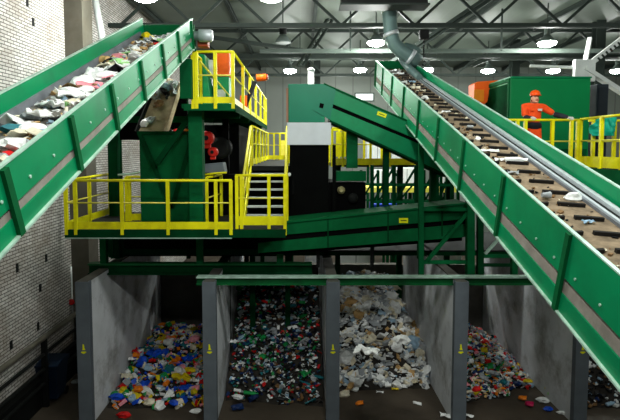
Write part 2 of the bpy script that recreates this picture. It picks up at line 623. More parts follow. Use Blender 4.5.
LC = Conv(-3.24, -2.24, 4.33, 0.396)
RC = Conv(2.66, 3.80, 3.74, 0.288)


def conveyor(C, root, ya, yb, up, gap, low, beltn, beltmat, near, far, stiff, bolts):
    """near/far: which side panel (x) faces the camera"""
    T = 0.03
    for side, x in (('near', near), ('far', far)):
        sg = 1 if x == C.x1 else -1
        xo = x + sg * T
        a, b = min(x, xo), max(x, xo)
        m = MB()
        C.slab(m, a, b, ya, yb, -up, 0)
        if bolts:
            k = 0
            y = ya + .2
            while y < yb:
                q = C.p(xo, y, -up + .1)
                m.lathe(q - V((0 if sg > 0 else .012, 0, 0)), [(.014, 0), (.014, .012)], 8, 1, 'X')
                y += .42
        pan = m.build('side_panel', [GREEN, RIM], root)
        m = MB()
        C.slab(m, a - .004, b + .006, ya, yb, 0, .016)
        m.build('panel_rim', RIM, pan)
        m = MB()
        C.slab(m, a, b, ya, yb, -(up + gap + low), -(up + gap))
        low_p = m.build('lower_rail', GREEN, root)
        m = MB()
        C.slab(m, a - .03, b + .03, ya, yb, -(up + gap + low) - .02, -(up + gap + low))
        m.build('rail_flange', RIM, low_p)
        for y in stiff:
            m = MB()
            c0, c1 = (xo, xo + sg * .035)
            C.slab(m, min(c0, c1), max(c0, c1), y - .035, y + .035, -(up + gap + low) - .015, -.01)
            m.build('stiffener', GREEN_D, root)
    xa, xb = C.x0, C.x1
    m = MB()
    C.slab(m, xa + .02, xb - .02, ya, yb - .15, beltn - .02, beltn)
    belt = m.build('belt', beltmat, root)
    m = MB()
    C.slab(m, xa - T + .012, xb + T - .012, ya, yb - .15, -(up + gap * .98), -(up + gap * .22))
    m.build('return_belt', RETBELT, root)
    m = MB()
    C.slab(m, xa + .02, xb - .02, ya, yb - .4, -(up + gap + low * .6), -(up + gap + low * .45))
    m.build('belt_tray', DSTEEL, root)
    # head pulley
    q = C.p(0, yb - .18, beltn - .2)
    MB().tube([(xa + .01, q.y, q.z), (xb - .01, q.y, q.z)], .19, 20).build('head_pulley', RUBBER, root)
    return belt


# --- left conveyor
YE = 10.9
left = thing('belt_conveyor', 'green inclined belt conveyor carrying pale waste, along the brick wall', 'conveyor', (-2.7, 1.0, 4.0))
conveyor(LC, left, 0.6, YE, .325, .09, .145, -.3, BELT_L, LC.x1, LC.x0, [2.75, 3.85, 5.0, 6.1, 7.25, 8.4, 9.5, 10.7], True)
m = MB()
LC.slab(m, LC.x0 + .0, LC.x0 + .03, .6, YE - .3, -.31, -.2)
LC.slab(m, LC.x1 - .03, LC.x1, .6, YE - .3, -.31, -.22)
m.build('skirt', SKIRT, left)
q = LC.p(LC.x1, YE - .1, -.3)
MB().lathe(q + V((.06, 0, -.02)), [(.09, 0), (.09, .1), (.13, .1), (.13, .34), (.1, .38)], 16, 0, 'X').build('gear_motor', STEEL, left)
MB().box(q.x + .1, q.x + .32, q.y + .1, q.y + .34, q.z - .22, q.z + .1).build('motor_guard', mat('rust brown paint', (150, 62, 30), .5), left, .02)
m = MB()
LC.slab(m, LC.x0 - .05, LC.x1 + .05, YE, YE + .05, -.66, -.12)
m.build('end_plate', GREEN_D, left)
hA, hB = at(181, 60, 11.15), at(193, 99, 11.15)
MB().box(hA.x, hB.x, 11.0, 11.18, hB.z, hA.z).build('head_chute', GREEN_D, left)

# --- right conveyor
YR = 18.3
right = thing('belt_conveyor', 'green inclined belt conveyor with cleated tan belt crossing in front of the worker', 'conveyor', (3.2, 1.0, 4.0))
belt = conveyor(RC, right, 0.8, YR, .48, .17, .2, -.26, BELT_R, RC.x0, RC.x1, [1.7, 3.35, 5.0, 6.65, 8.3, 9.85, 11.5, 13.2, 14.9, 16.6, 18.1], True)
m = MB()
y = 1.0
XM = 3.05
while y < YR - .5:
    for s, (xa, xb) in ((1, (2.74, 3.04)), (-1, (3.16, 3.46))):
        m.hexa([RC.p(xa, y + (0 if s > 0 else .06), -.262), RC.p(xb, y + (.06 if s > 0 else 0), -.262), RC.p(xb, y + (.1 if s > 0 else .04), -.262), RC.p(xa, y + (.04 if s > 0 else .1), -.262)],
               [RC.p(xa, y + (0 if s > 0 else .06), -.215), RC.p(xb, y + (.06 if s > 0 else 0), -.215), RC.p(xb, y + (.1 if s > 0 else .04), -.215), RC.p(xa, y + (.04 if s > 0 else .1), -.215)])
    y += .4
cl = m.build('cleat', CLEAT, belt)
cl['kind'] = 'stuff'
for i, (xa, xb, na, nb, mt) in enumerate(((3.54, 3.58, -.28, -.22, SKIRT), (3.58, 3.63, -.28, -.225, STEEL), (3.63, 3.68, -.28, -.23, DSTEEL), (3.68, 3.75, -.28, -.18, STEEL))):
    m = MB()
    RC.slab(m, xa, xb, .8, YR - .9, na, nb)
    m.build('skirt_rail', mt, right)
m = MB()
RC.slab(m, RC.x0 - .05, RC.x1 + .05, YR, YR + .05, -.86, 0)
m.build('end_plate', GREEN_D, right)
q = RC.p(3.45, YR - .6, .05)
MB().tube([RC.p(3.58, YR - 2.6, -.16), RC.p(3.56, YR - 1.2, -.1), RC.p(3.53, YR - .6, .05), q + V((0, .2, .34)), q + V((.15, .3, .5)), q + V((.4, .32, .46)), q + V((.62, .3, .3))], [.1, .12, .17, .2, .2, .18, .15], 14).build('dust_hood', DUCTM, right)


# ------------------------------------------------------------------ waste items
def lump(seed, sx, sy, sz, amp=.35, sub=2):
    bm = bmesh.new()
    bmesh.ops.create_icosphere(bm, subdivisions=sub, radius=1)
    for v in bm.verts:
        n = noise.noise(v.co * 1.7 + V((seed * 7.1, 0, 0))) * amp + abs(noise.noise(v.co * 4.3 + V((0, seed * 3.3, 0)))) * amp * .9
        v.co *= 1 + n - amp * .3
        v.co = V((v.co.x * sx, v.co.y * sy, max(v.co.z, -.55) * sz))
    me = bpy.data.meshes.new('plastic_bag')
    bm.to_mesh(me)
    bm.free()
    return me


def sheet(seed, sx, sy, amp):
    n, m = 7, MB()
    for sgn in (0, 1):
        for j in range(n):
            for i in range(n):
                x, y = (i / (n - 1) - .5) * 2, (j / (n - 1) - .5) * 2
                k = V((x * 1.3 + seed * 5, y * 1.3, seed))
                z = noise.noise(k) * amp + abs(noise.noise(k * 2.3)) * amp * .8
                r = 1 + .25 * noise.noise(V((x * 2, y * 2, seed * 3.7)))
                m.v.append(V((x * sx * r, y * sy * r, z + .014 * sgn)))
    for sgn in (0, 1):
        for j in range(n - 1):
            for i in range(n - 1):
                a = sgn * n * n + j * n + i
                f = [a, a + 1, a + 1 + n, a + n]
                m.f.append(f if sgn else f[::-1])
                m.mi.append(0)
                m.s.append(False)
    edge = [(i, 0) for i in range(n - 1)] + [(n - 1, j) for j in range(n - 1)] + [(i, n - 1) for i in range(n - 1, 0, -1)] + [(0, j) for j in range(n - 1, 0, -1)]
    for q, (i, j) in enumerate(edge):
        i2, j2 = edge[(q + 1) % len(edge)]
        a, b = j * n + i, j2 * n + i2
        m.f.append([a, b, b + n * n, a + n * n])
        m.mi.append(0)
        m.s.append(False)
    return m.mesh('paper_sheet', [MATS['slate grey steel']])


def bottle(seed):
    m = MB()
    m.lathe((0, 0, -.12), [(.02, 0), (.036, .004), (.04, .03), (.036, .06), (.04, .09), (.034, .12), (.04, .15), (.03, .18), (.014, .205), (.014, .225), (.017, .226), (.017, .24)], 14, 0, 'X')
    for v in m.v:
        v.x -= .12
        v.z = v.z + .12
        v.y *= 1 + .3 * noise.noise(V((v.x * 12, seed, 0)))
        v.z *= .7 + .2 * noise.noise(V((v.x * 14, seed * 2, 1)))
    return m.mesh('plastic_bottle', [MATS['slate grey steel']])


def can(seed):
    m = MB()
    m.lathe((-.06, 0, 0), [(.024, 0), (.031, .008), (.033, .02), (.033, .1), (.03, .113), (.025, .12)], 14, 0, 'X')
    for v in m.v:
        v.z *= .75 + .3 * noise.noise(V((v.x * 18, seed, 0)))
        v.z += .03
    return m.mesh('drink_can', [MATS['slate grey steel']])


def carton(seed):
    m = MB()
    m.hexa([(-.05, -.035, 0), (.05, -.035, 0), (.05, .035, 0), (-.05, .035, 0)], [(-.05, -.03, .05), (.05, -.035, .06), (.05, .035, .055), (-.05, .03, .05)])
    m.hexa([(.05, -.035, 0), (.05, .035, 0), (.05, .035, .055), (.05, -.035, .06)], [(.09, -.034, .024), (.09, .034, .024), (.09, .034, .032), (.09, -.034, .032)])
    m.bar((.09, -.034, .028), (.11, .034, .028), .025, .008)
    return m.mesh('food_carton', [MATS['slate grey steel']])


def cup(seed):
    m = MB()
    m.lathe((-.05, 0, .04), [(.028, 0), (.03, .006), (.042, .1), (.045, .102), (.045, .108), (.038, .108), (.026, .02)], 14, 0, 'X')
    return m.mesh('plastic_cup', [MATS['slate grey steel']])


def card(seed):
    m = MB()
    a, b = .1 + .03 * noise.noise(V((seed, 1, 0))), .08
    f = .05 + .02 * seed
    m.hexa([(-a, -b, 0), (0, -b, f), (0, b, f), (-a, b, .01)], [(-a, -b, .014), (0, -b, f + .014), (0, b, f + .014), (-a, b, .024)])
    m.hexa([(0, -b, f), (a, -b * .8, .01), (a, b, 0), (0, b, f)], [(0, -b, f + .014), (a, -b * .8, .024), (a, b, .014), (0, b, f + .014)])
    return m.mesh('cardboard_piece', [MATS['slate grey steel']])


PROTO = {
    'plastic_bag': [lump(i, .15, .12, .09, .5) for i in range(5)],
    'paper_sheet': [sheet(i, .15, .1, .08) for i in range(5)],
    'plastic_bottle': [bottle(i) for i in range(3)],
    'drink_can': [can(i) for i in range(3)],
    'food_carton': [carton(0)],
    'plastic_cup': [cup(0)],
    'cardboard_piece': [card(i) for i in range(3)],
}
for k, ms in PROTO.items():
    for me in ms:
        if not me.materials:
            me.materials.append(SLATE)
NOUN = {'plastic_bag': ('crumpled plastic bag', 'bag'), 'paper_sheet': ('crumpled sheet', 'paper'), 'plastic_bottle': ('crushed plastic bottle', 'bottle'), 'drink_can': ('dented drink can', 'can'),
        'food_carton': ('flattened food carton', 'carton'), 'plastic_cup': ('plastic cup', 'cup'), 'cardboard_piece': ('bent cardboard piece', 'cardboard')}
RGB = {'white': (250, 250, 248), 'cream': (226, 216, 192), 'grey': (158, 162, 166), 'pale blue': (150, 178, 200), 'blue': (16, 74, 196), 'dark blue': (22, 46, 92), 'red': (206, 28, 28), 'pink': (232, 146, 158),
       'yellow': (222, 196, 24), 'orange': (238, 126, 24), 'green': (24, 140, 70), 'pale green': (160, 212, 140), 'black': (20, 20, 22), 'brown': (128, 96, 62), 'tan': (196, 158, 104), 'teal': (30, 110, 120), 'magenta': (190, 20, 80)}
WM = {k: mat('waste ' + k, c, .45, 0, .22, 14) for k, c in RGB.items()}


def item(kind, color, loc, size, rot, where, label=None, group=None):
    me = rnd.choice(PROTO[kind])
    o = bpy.data.objects.new(kind, me)
    COL.objects.link(o)
    o.location = loc
    o.rotation_euler = rot
    o.scale = size if isinstance(size, tuple) else (size,) * 3
    o.material_slots[0].link = 'OBJECT'
    o.material_slots[0].material = WM[color]
    l = label or f'{color} {NOUN[kind][0]} {where}'
    o['label'] = l
    o['category'] = NOUN[kind][1]
    o['group'] = group or l
    return o


AL = math.atan(LC.sl)
# named, clearly visible pieces on the left belt
for kind, c, px, py, size, lab in (
    ('plastic_bag', 'yellow', 146, 37, (1.1, 1.1, 1.5), 'dull yellow crumpled bag at the top end of the left belt'),
    ('plastic_cup', 'tan', 104, 61, 1.7, 'small tan upright scrap beside the far wall of the left belt'),
    ('paper_sheet', 'pink', 96, 84, (1.6, 1.3, 1), 'pink and white sheet halfway up the left belt'),
    ('plastic_bag', 'white', 106, 75, (1.6, 1.3, 1.1), 'large white crumpled bag just above the pink sheet on the left belt'),
    ('plastic_bag', 'white', 83, 80, (1.1, 1.1, 1.2), 'white crumpled bag beside the pink sheet on the left belt'),
    ('paper_sheet', 'pale green', 124, 62, (1.5, 1.2, 1.2), 'pale green sheet high on the left belt'),
    ('paper_sheet', 'brown', 74, 86, (1.1, .9, .8), 'brown green flat scrap against the far skirt of the left belt'),
    ('paper_sheet', 'white', 45, 113, (1.4, 1.1, 1.2), 'broad white sheet lying mid belt on the left conveyor'),
    ('paper_sheet', 'white', 50, 104, (1.2, .9, 1.2), 'white sheet overlapping the broad white sheet on the left belt'),
    ('paper_sheet', 'white', 72, 93, (1.3, .9, 1), 'white sheet below the brown scrap on the left belt'),
    ('food_carton', 'teal', 16, 128, (1.6, 1.6, 1.2), 'teal and white carton low on the left belt'),
    ('paper_sheet', 'red', 4, 152, (.9, .6, .8), 'red scrap at the lower end of the left belt'),
    ('plastic_bag', 'white', 30, 126, (1.2, 1, .8), 'white crumpled bag beside the teal carton on the left belt'),
    ('plastic_bag', 'white', 14, 142, (1.1, .9, .9), 'white crumpled bag above the red scrap on the left belt'),
    ('cardboard_piece', 'grey', 88, 97, (1, .8, .6), 'grey folded card near the front wall of the left belt'),
    ('paper_sheet', 'black', 58, 118, (.8, .6, .8), 'small black scrap under the broad white sheet on the left belt'),
):
    p = LC.hit(px, py, -.25)
    p.x = min(max(p.x, LC.x0 + .12), LC.x1 - .12)
    item(kind, c, p - LC.n * .04, size, (AL, 0, rnd.uniform(0, 6)), '', lab, 'pieces on the left belt')
pal = ['white'] * 22 + ['cream'] * 4 + ['grey'] * 2 + ['pale blue', 'pink', 'tan', 'brown', 'black', 'pale green', 'red']
for i in range(120):
    y = 3.6 + (YE - 3.9) * rnd.random() ** .9
    x = rnd.uniform(LC.x0 + .14, LC.x1 - .12)
    k = rnd.choice(['plastic_bag', 'plastic_bag', 'paper_sheet', 'paper_sheet', 'paper_sheet', 'cardboard_piece', 'food_carton', 'plastic_cup', 'plastic_bottle'])
    s = rnd.uniform(.45, 1.0) if k in ('plastic_bag', 'paper_sheet') else rnd.uniform(.8, 1.3)
    item(k, rnd.choice(pal), LC.p(x, y, -.295 + rnd.uniform(0, .03)), (s, s, s * .8), (AL + rnd.uniform(-.15, .15), rnd.uniform(-.15, .15), rnd.uniform(0, 6.28)), 'on the left conveyor belt')


def scatter(mb, place, count, smin, smax, nm):
    """many small flakes and crumbs, one mesh"""
    for _ in range(count):
        p, up = place()
        s = rnd.uniform(smin, smax)
        R = Matrix.Rotation(rnd.uniform(0, 6.28), 3, 'Z') @ Matrix.Rotation(rnd.gauss(0, .5), 3, 'X') @ Matrix.Rotation(rnd.gauss(0, .5), 3, 'Y')
        a, b, h = s, s * rnd.uniform(.4, .9), s * rnd.uniform(.08, .5)
        vs = [V((x * a * rnd.uniform(.6, 1), y * b * rnd.uniform(.6, 1), z * h * rnd.uniform(.5, 1))) for z in (-.5, .5) for x, y in ((-.5, -.5), (.5, -.5), (.5, .5), (-.5, .5))]
        vs = [p + R @ v for v in vs]
        mb.hexa(vs[:4], vs[4:], rnd.randrange(nm))


m = MB()
scatter(m, lambda: (LC.p(rnd.uniform(LC.x0 + .06, LC.x1 - .06), rnd.uniform(2.5, YE - .3), -.3), LC.n), 900, .04, .13, 8)
o = m.build('loose_litter', [WM[k] for k in ('white', 'white', 'cream', 'grey', 'cream', 'brown', 'pale blue', 'tan')])
tag(o, 'small pale scraps strewn over the left belt', 'litter', None, 'stuff')
# pieces on the right belt
AR = math.atan(RC.sl)
for kind, c, px, py, size, lab in (
    ('food_carton', 'white', 512, 161, (2.0, 1.7, .9), 'white flattened carton lying across the right belt'),
    ('paper_sheet', 'white', 490, 151, (.9, .5, .5), 'small white flat scrap uphill of the white carton on the right belt'),
    ('paper_sheet', 'white', 500, 160, (.5, .4, .5), 'tiny white scrap at the near edge beside the white carton'),
    ('plastic_bag', 'white', 573, 198, (.75, .7, .9), 'white crumpled bag against the skirt low on the right belt'),
    ('plastic_cup', 'grey', 545, 198, (1.0, 1.0, 1.0), 'grey cup with white rim near the front wall of the right belt'),
    ('paper_sheet', 'grey', 513, 173, (.5, .4, .5), 'small grey scrap below the white carton on the right belt'),
    ('plastic_bag', 'white', 404, 83, (.9, .7, .8), 'white crumpled bag near the top of the right belt'),
    ('paper_sheet', 'white', 389, 68, (1.6, 1.2, 1), 'broad white sheet at the top end of the right belt'),
    ('plastic_bag', 'cream', 413, 88, (.6, .6, .8), 'cream crumpled bag near the upper part of the right belt'),
    ('plastic_bag', 'white', 425, 98, (.55, .5, .7), 'small white bag in the upper half of the right belt'),
    ('plastic_cup', 'cream', 418, 89, (1, 1, 1), 'cream cup in the upper half of the right belt'),
    ('paper_sheet', 'pale blue', 412, 82, (.7, .5, .6), 'pale blue scrap beside the skirt high on the right belt'),
    ('paper_sheet', 'cream', 421, 91, (.8, .5, .5), 'cream flat scrap in the upper half of the right belt'),
    ('paper_sheet', 'white', 398, 74, (1.2, .9, .9), 'white sheet just below the top of the right belt'),
    ('cardboard_piece', 'grey', 395, 71, (1, 1, 1), 'grey card bent up at the top of the right belt'),
    ('drink_can', 'grey', 470, 128, (1, 1, 1), 'grey can midway along the right belt'),
    ('plastic_bag', 'white', 478, 139, (.4, .4, .5), 'small white bag midway along the right belt'),
    ('paper_sheet', 'white', 446, 112, (.6, .4, .5), 'white flat scrap above the middle of the right belt'),
    ('paper_sheet', 'pale blue', 588, 222, (.45, .3, .4), 'pale blue scrap at the low end of the right belt'),
):
    p = RC.hit(px, py, -.24)
    p.x = min(max(p.x, RC.x0 + .12), 3.46)
    if p.y > YR - .7:
        p = RC.p(p.x, YR - .7 - rnd.random() * .5, -.24)
    item(kind, c, p, size, (AR, 0, rnd.uniform(-.4, .4)), '', lab, 'waste pieces on the right belt')
m = MB()
scatter(m, lambda: (RC.p(rnd.uniform(2.7, 3.5), 18 - 12 * rnd.random() ** 1.6 * 1.2, -.25), RC.n), 520, .02, .09, 5)
o = m.build('belt_crumbs', [WM[k] for k in ('brown', 'cream', 'black', 'brown', 'black')])
tag(o, 'dark and pale crumbs strewn along the right belt', 'litter', None, 'stuff')

# ------------------------------------------------------------------------- bays
YP = 11.4
posts = [at(px, 345, YP).x for px in (83.5, 209.5, 333, 461, 583)]
WT = 3.02
names = ('first', 'second', 'third', 'fourth', 'fifth')
for i, x in enumerate(posts):
    t = thing('bay_divider', f'pale concrete bay divider wall with grey end post, {names[i]} from the left', 'divider wall', (x, YP, 0), 'concrete bay dividers')
    w = .15
    MB().box(x - w + .03, x + w - .03, YP + .12, 17.4, FZ, WT - .02).build('concrete_panel', CONC, t)
    m = MB().box(x - w, x + w, YP, YP + .03, FZ, WT)
    m.box(x - w, x - w + .03, YP + .03, YP + .16, FZ, WT).box(x + w - .03, x + w, YP + .03, YP + .16, FZ, WT)
    m.build('end_post', SLATE, t)
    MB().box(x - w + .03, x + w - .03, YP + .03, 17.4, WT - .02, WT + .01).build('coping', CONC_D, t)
    # yellow warning marks on the post
    z = at(0, 350, YP).z
    y = YP - .006
    m = MB().prism([(x - .03, y, z - .0), (x + .04, y, z + .0), (x + .02, y, z + .05), (x + .01, y, z + .13), (x - .02, y, z + .13), (x - .02, y, z + .05)], (0, .005, 0))
    m.prism([(x - .06, y, z - .06), (x + .0, y, z - .09), (x + .06, y, z - .055), (x + .05, y, z - .035), (x - .05, y, z - .035)], (0, .005, 0))
    o = m.build('warning_mark', STICK, t)
    o['label'] = 'yellow mark'
# back wall of the bays
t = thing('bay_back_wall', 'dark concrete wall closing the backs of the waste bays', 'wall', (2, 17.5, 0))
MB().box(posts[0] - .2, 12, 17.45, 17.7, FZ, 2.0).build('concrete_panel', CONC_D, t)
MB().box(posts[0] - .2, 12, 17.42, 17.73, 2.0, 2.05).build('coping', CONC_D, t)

for i in range(4):  # plates added to keep light off the backs of the bays
    xa, xb = posts[i] + .05, posts[i + 1] - .05
    t = thing('bay_shade_plate', f'added dark plate shading the back of the {names[i]} waste bay', 'shade plate', ((xa + xb) / 2, 14.2, WT), 'added bay shade plates')
    MB().box(xa - .08, xb + .08, 14.2, 17.4, WT + .12, WT + .16).build('plate', DSTEEL, t)
    for y in (14.25, 15.8, 17.35):
        MB().box(xa - .08, xb + .08, y - .04, y + .04, WT + .01, WT + .12).build('joist', GREEN_F, t)
# beams on the dividers
z1 = at(300, 276, 11.7).z
xa, xb = at(197, 276, 11.7).x, 6.6
t = thing('floor_beam', 'long green steel beam resting on the bay dividers with a pale top flange', 'beam', (xa, 11.7, z1))
MB().box(xa, xb, 11.6, 11.82, z1 - .03, z1).build('top_flange', RIM, t)
MB().box(xa, xb, 11.7, 11.73, z1 - .16, z1 - .03).build('web', GREEN_B, t)
MB().box(xa, xb, 11.6, 11.82, z1 - .19, z1 - .16).build('bottom_flange', GREEN_B, t)
z2 = at(200, 263, 12.7).z
t = thing('floor_beam', 'dark green rear steel beam under the yellow railed platform', 'beam', (-3, 12.7, z2))
x0, x1 = at(89, 263, 12.7).x, at(312, 263, 12.7).x
MB().box(x0, x1, 12.6, 12.85, z2 - .04, z2).build('top_flange', GREEN_B, t)
MB().box(x0, x1, 12.7, 12.73, z2 - .24, z2 - .04).build('web', GREEN_F, t)
MB().box(x0, x1, 12.6, 12.85, z2 - .28, z2 - .24).build('bottom_flange', GREEN_F, t)


def H(bay, u, y):
    """height of the waste heap of a bay, u across 0..1"""
    n = noise.noise(V((u * 3 + bay * 9, y * 1.1, 0))) * .16 + noise.noise(V((u * 8 + bay * 5, y * 2.7, 3))) * .08
    if bay == 0:
        h = min((y - 12.0) * .27, .62) * (.75 + .25 * u)
    elif bay == 1:
        h = min((y - 12.45 + .25 * u) * .8, 2.25) * (1 - .12 * abs(u - .5))
    elif bay == 2:
        c = 1 - max(0, abs(u - .45) - .28) * 2.2
        h = max(0, min((y - 13.15) * 1.25, 1.75 + (y - 14.5) * .22)) * max(c, 0)
    elif bay == 3:
        h = min((y - 12.35 - .5 * u) * .75, 1.35) * max(0, 1.15 - u * .98)
    else:
        h = min((y - 12.1) * .7, 1.7)
    return h + (n if h > .05 else n * .2)


PALS = (
    ('white', 'white', 'yellow', 'yellow', 'blue', 'blue', 'pink', 'red', 'pale blue', 'cream', 'teal', 'orange', 'green', 'grey'),
    ('black', 'black', 'dark blue', 'green', 'white', 'white', 'pale blue', 'teal', 'grey', 'brown', 'red', 'black', 'grey', 'dark blue'),
    ('white', 'white', 'white', 'white', 'cream', 'cream', 'grey', 'grey', 'white', 'tan', 'pale blue', 'grey'),
    ('white', 'white', 'white', 'pale blue', 'pale blue', 'grey', 'red', 'red', 'cream', 'grey', 'tan', 'teal', 'orange', 'green', 'dark blue', 'grey', 'pink', 'yellow'),
    ('dark blue', 'grey', 'black', 'pale blue', 'white', 'brown', 'black', 'black'),
)
WHERE = ('in the heap of the leftmost bay', 'in the dark heap of the second bay', 'in the pale heap of the third bay', 'in the colourful heap of the fourth bay', 'in the heap beyond the fifth divider')
edges = posts + [8.6]
YB = (16.8, 16.6, 16.6, 16.2, 16)
Y0 = (12.0, 12.2, 13.1, 12.3, 12.0)
for b in range(5):
    xa, xb = edges[b] + .17, edges[b + 1] - .17
    m = MB()
    nx, ny = 26, 36
    for j in range(ny + 1):
        for i in range(nx + 1):
            u, y = i / nx, Y0[b] - .1 + (YB[b] - Y0[b]) * j / ny
            m.v.append(V((xa + (xb - xa) * u, y, H(b, u, y) - .06 + FZ)))
    for j in range(ny):
        for i in range(nx):
            a = j * (nx + 1) + i
            m.f.append([a, a + 1, a + nx + 2, a + nx + 1])
            m.mi.append(len(PALS[b]))
            m.s.append(True)

    def place():
        while True:
            u, y = rnd.uniform(.02, .98), rnd.uniform(Y0[b], YB[b])
            h = H(b, u, y)
            if h > .05:
                return V((xa + (xb - xa) * u, y, h + FZ + rnd.uniform(-.03, .04))), None
    scatter(m, place, (1100, 2600, 1500, 2200, 900)[b], .05, (.22, .14, .26, .15, .15)[b], len(PALS[b]))
    o = m.build('waste_heap', [WM[c] for c in PALS[b]] + [mat('dark waste mass', (46, 42, 38), .9, 0, .4, 6)])
    tag(o, 'heap of small mixed scraps ' + WHERE[b].replace('in the heap of', 'in').replace('in the dark heap of', 'in').replace('in the pale heap of', 'in').replace('in the colourful heap of', 'in').replace('in the heap beyond', 'beyond'), 'waste heap', None, 'stuff')
    kinds = (['plastic_bag'] * 4 + ['paper_sheet', 'plastic_bottle', 'cardboard_piece', 'plastic_cup'],
             ['plastic_bottle'] * 4 + ['plastic_bag'] * 2 + ['drink_can', 'paper_sheet', 'food_carton'],
             ['plastic_bag'] * 4 + ['paper_sheet'] * 3 + ['cardboard_piece'],
             ['plastic_bottle'] * 2 + ['plastic_bag'] * 2 + ['drink_can', 'food_carton', 'plastic_cup', 'paper_sheet'],
             ['plastic_bottle', 'plastic_bag', 'drink_can'])[b]
    for _ in range((75, 95, 80, 85, 22)[b]):
        p, _u = place()
        while p.y > YB[b] - 1.2 and rnd.random() < .8:
            p, _u = place()
        k = rnd.choice(kinds)
        big = k in ('plastic_bag', 'paper_sheet')
        s = rnd.uniform(.6, 1.1) * (1.6 if b == 2 else 1.2 if b == 0 else 1) if big else rnd.uniform(.9, 1.5)
        sl = math.atan2(H(b, .5, p.y + .1) - H(b, .5, p.y - .1), .2)
        item(k, rnd.choice(PALS[b]), p + V((0, -.02, .02)), s, (sl + rnd.uniform(-.4, .4), rnd.uniform(-.4, .4), rnd.uniform(0, 6.28)), WHERE[b])
# pieces that can be told apart, in the heaps and on the bay floors
for kind, c, px, py, z, size, lab in (
    ('plastic_bag', 'blue', 117, 397, .3, (1.1, .9, 1), 'large blue crumpled bag at the front of the leftmost heap'),
    ('plastic_bag', 'yellow', 136, 396, .35, (1.1, .8, .9), 'yellow crumpled bag beside the large blue bag in the leftmost bay'),
    ('plastic_bag', 'red', 124, 415, .12, (1.0, .8, .9), 'red crumpled bag at the very front of the leftmost bay'),
    ('plastic_bag', 'blue', 184, 388, .4, (.9, .8, .9), 'blue bag near the second divider, upper of the pair'),
    ('plastic_bag', 'blue', 174, 403, .2, (1.0, .8, .9), 'blue bag near the second divider, lower of the pair'),
    ('plastic_bag', 'pink', 196, 388, .4, (.9, .8, .9), 'pink crumpled bag against the second divider'),
    ('plastic_bag', 'yellow', 190, 370, .6, (1.3, 1, .8), 'broad yellow bag high beside the second divider'),
    ('plastic_bag', 'white', 196, 411, .12, (1, .7, .7), 'white bag on the floor edge beside the second divider'),
    ('plastic_bag', 'dark blue', 237, 407, .1, (1.2, .8, .8), 'dark blue bag on the floor before the second heap'),
    ('plastic_bag', 'white', 238, 397, .2, (.9, .7, .7), 'white bag above the dark blue bag at the second heap'),
    ('plastic_bottle', 'green', 251, 393, .25, (1.5, 1.5, 1.5), 'bright green bottle low in the second heap'),
    ('plastic_bag', 'cream', 345, 394, .12, (1.1, .9, 1.1), 'cream and yellow bag on the floor beside the third divider'),
    ('plastic_bag', 'white', 355, 389, .12, (.8, .7, .9), 'white bag next to the cream bag on the third bay floor'),
    ('plastic_bag', 'orange', 360, 403, .06, (.8, .6, .6), 'orange and white scrap on the third bay floor'),
    ('paper_sheet', 'white', 380, 392, .04, (.6, .4, .4), 'small white scrap alone in the middle of the third bay floor'),
    ('paper_sheet', 'yellow', 395, 389, .05, (.6, .4, .4), 'small dull yellow scrap at the foot of the third heap'),
    ('plastic_bag', 'white', 417, 403, .04, (.9, .4, .4), 'white flat scrap alone on the third bay floor near the wall'),
    ('paper_sheet', 'white', 446, 416, .05, (.9, .7, .8), 'white sheet on the floor at the foot of the fourth divider'),
    ('plastic_bag', 'tan', 414, 365, .5, (1.2, 1, 1.2), 'tan bag at the lower right of the third heap'),
    ('paper_sheet', 'white', 367, 352, .8, (1.6, 1.5, 1.6), 'large white sheet in the middle of the third heap'),
    ('plastic_bag', 'white', 402, 340, 1.1, (1.1, .9, 1.2), 'white bag high on the right of the third heap'),
    ('plastic_bag', 'white', 561, 404, .05, (.8, .4, .5), 'white scrap on the fourth bay floor, upper of two'),
    ('plastic_bag', 'white', 563, 413, .05, (.8, .4, .5), 'white scrap on the fourth bay floor, lower of two'),
    ('plastic_bag', 'pale green', 551, 393, .15, (.7, .6, .6), 'pale green bag at the right foot of the fourth heap'),
    ('plastic_bag', 'yellow', 548, 388, .2, (.6, .5, .6), 'yellow bag at the right foot of the fourth heap'),
    ('plastic_bag', 'yellow', 528, 381, .4, (.8, .6, .7), 'yellow bag low in the fourth heap'),
    ('plastic_bag', 'orange', 523, 398, .1, (.8, .6, .7), 'orange bag at the foot of the fourth heap'),
    ('plastic_bag', 'magenta', 530, 404, .08, (.8, .7, .8), 'magenta bag at the foot of the fourth heap'),
    ('plastic_bag', 'blue', 548, 409, .05, (.8, .7, .7), 'blue bag on the floor in front of the fourth heap'),
    ('plastic_bag', 'white', 543, 400, .08, (.9, .8, .8), 'white bag behind the blue bag in front of the fourth heap'),
    ('plastic_bag', 'red', 477, 389, .25, (.9, .7, .8), 'red bag low in the fourth heap beside the fourth divider'),
    ('plastic_bag', 'yellow', 484, 350, .8, (.7, .7, .8), 'yellow bag high in the fourth heap beside the fourth divider'),
    ('paper_sheet', 'white', 469, 416, .04, (.7, .5, .6), 'white sheet on the floor just right of the fourth divider'),
    ('plastic_bag', 'white', 72, 365, .5, (.7, .6, .8), 'white bag in the dark corner beside the first divider'),
    ('plastic_bag', 'grey', 75, 382, .3, (.7, .6, .8), 'grey bag in the dark corner beside the first divider'),
):
    if px < 78:
        z = .05
    p = on_z(px, py, z + FZ)
    for b in range(5):
        if edges[b] + .1 < p.x < edges[b + 1] - .1 and z > .1:
            u = (p.x - edges[b]) / (edges[b + 1] - edges[b])
            for _ in range(6):
                h = max(H(b, u, p.y), 0) + .05
                p = on_z(px, py, h + FZ)
    item(kind, c, p, size, (0, 0, rnd.uniform(-.5, .5)), '', lab, 'distinct waste pieces in the bays')


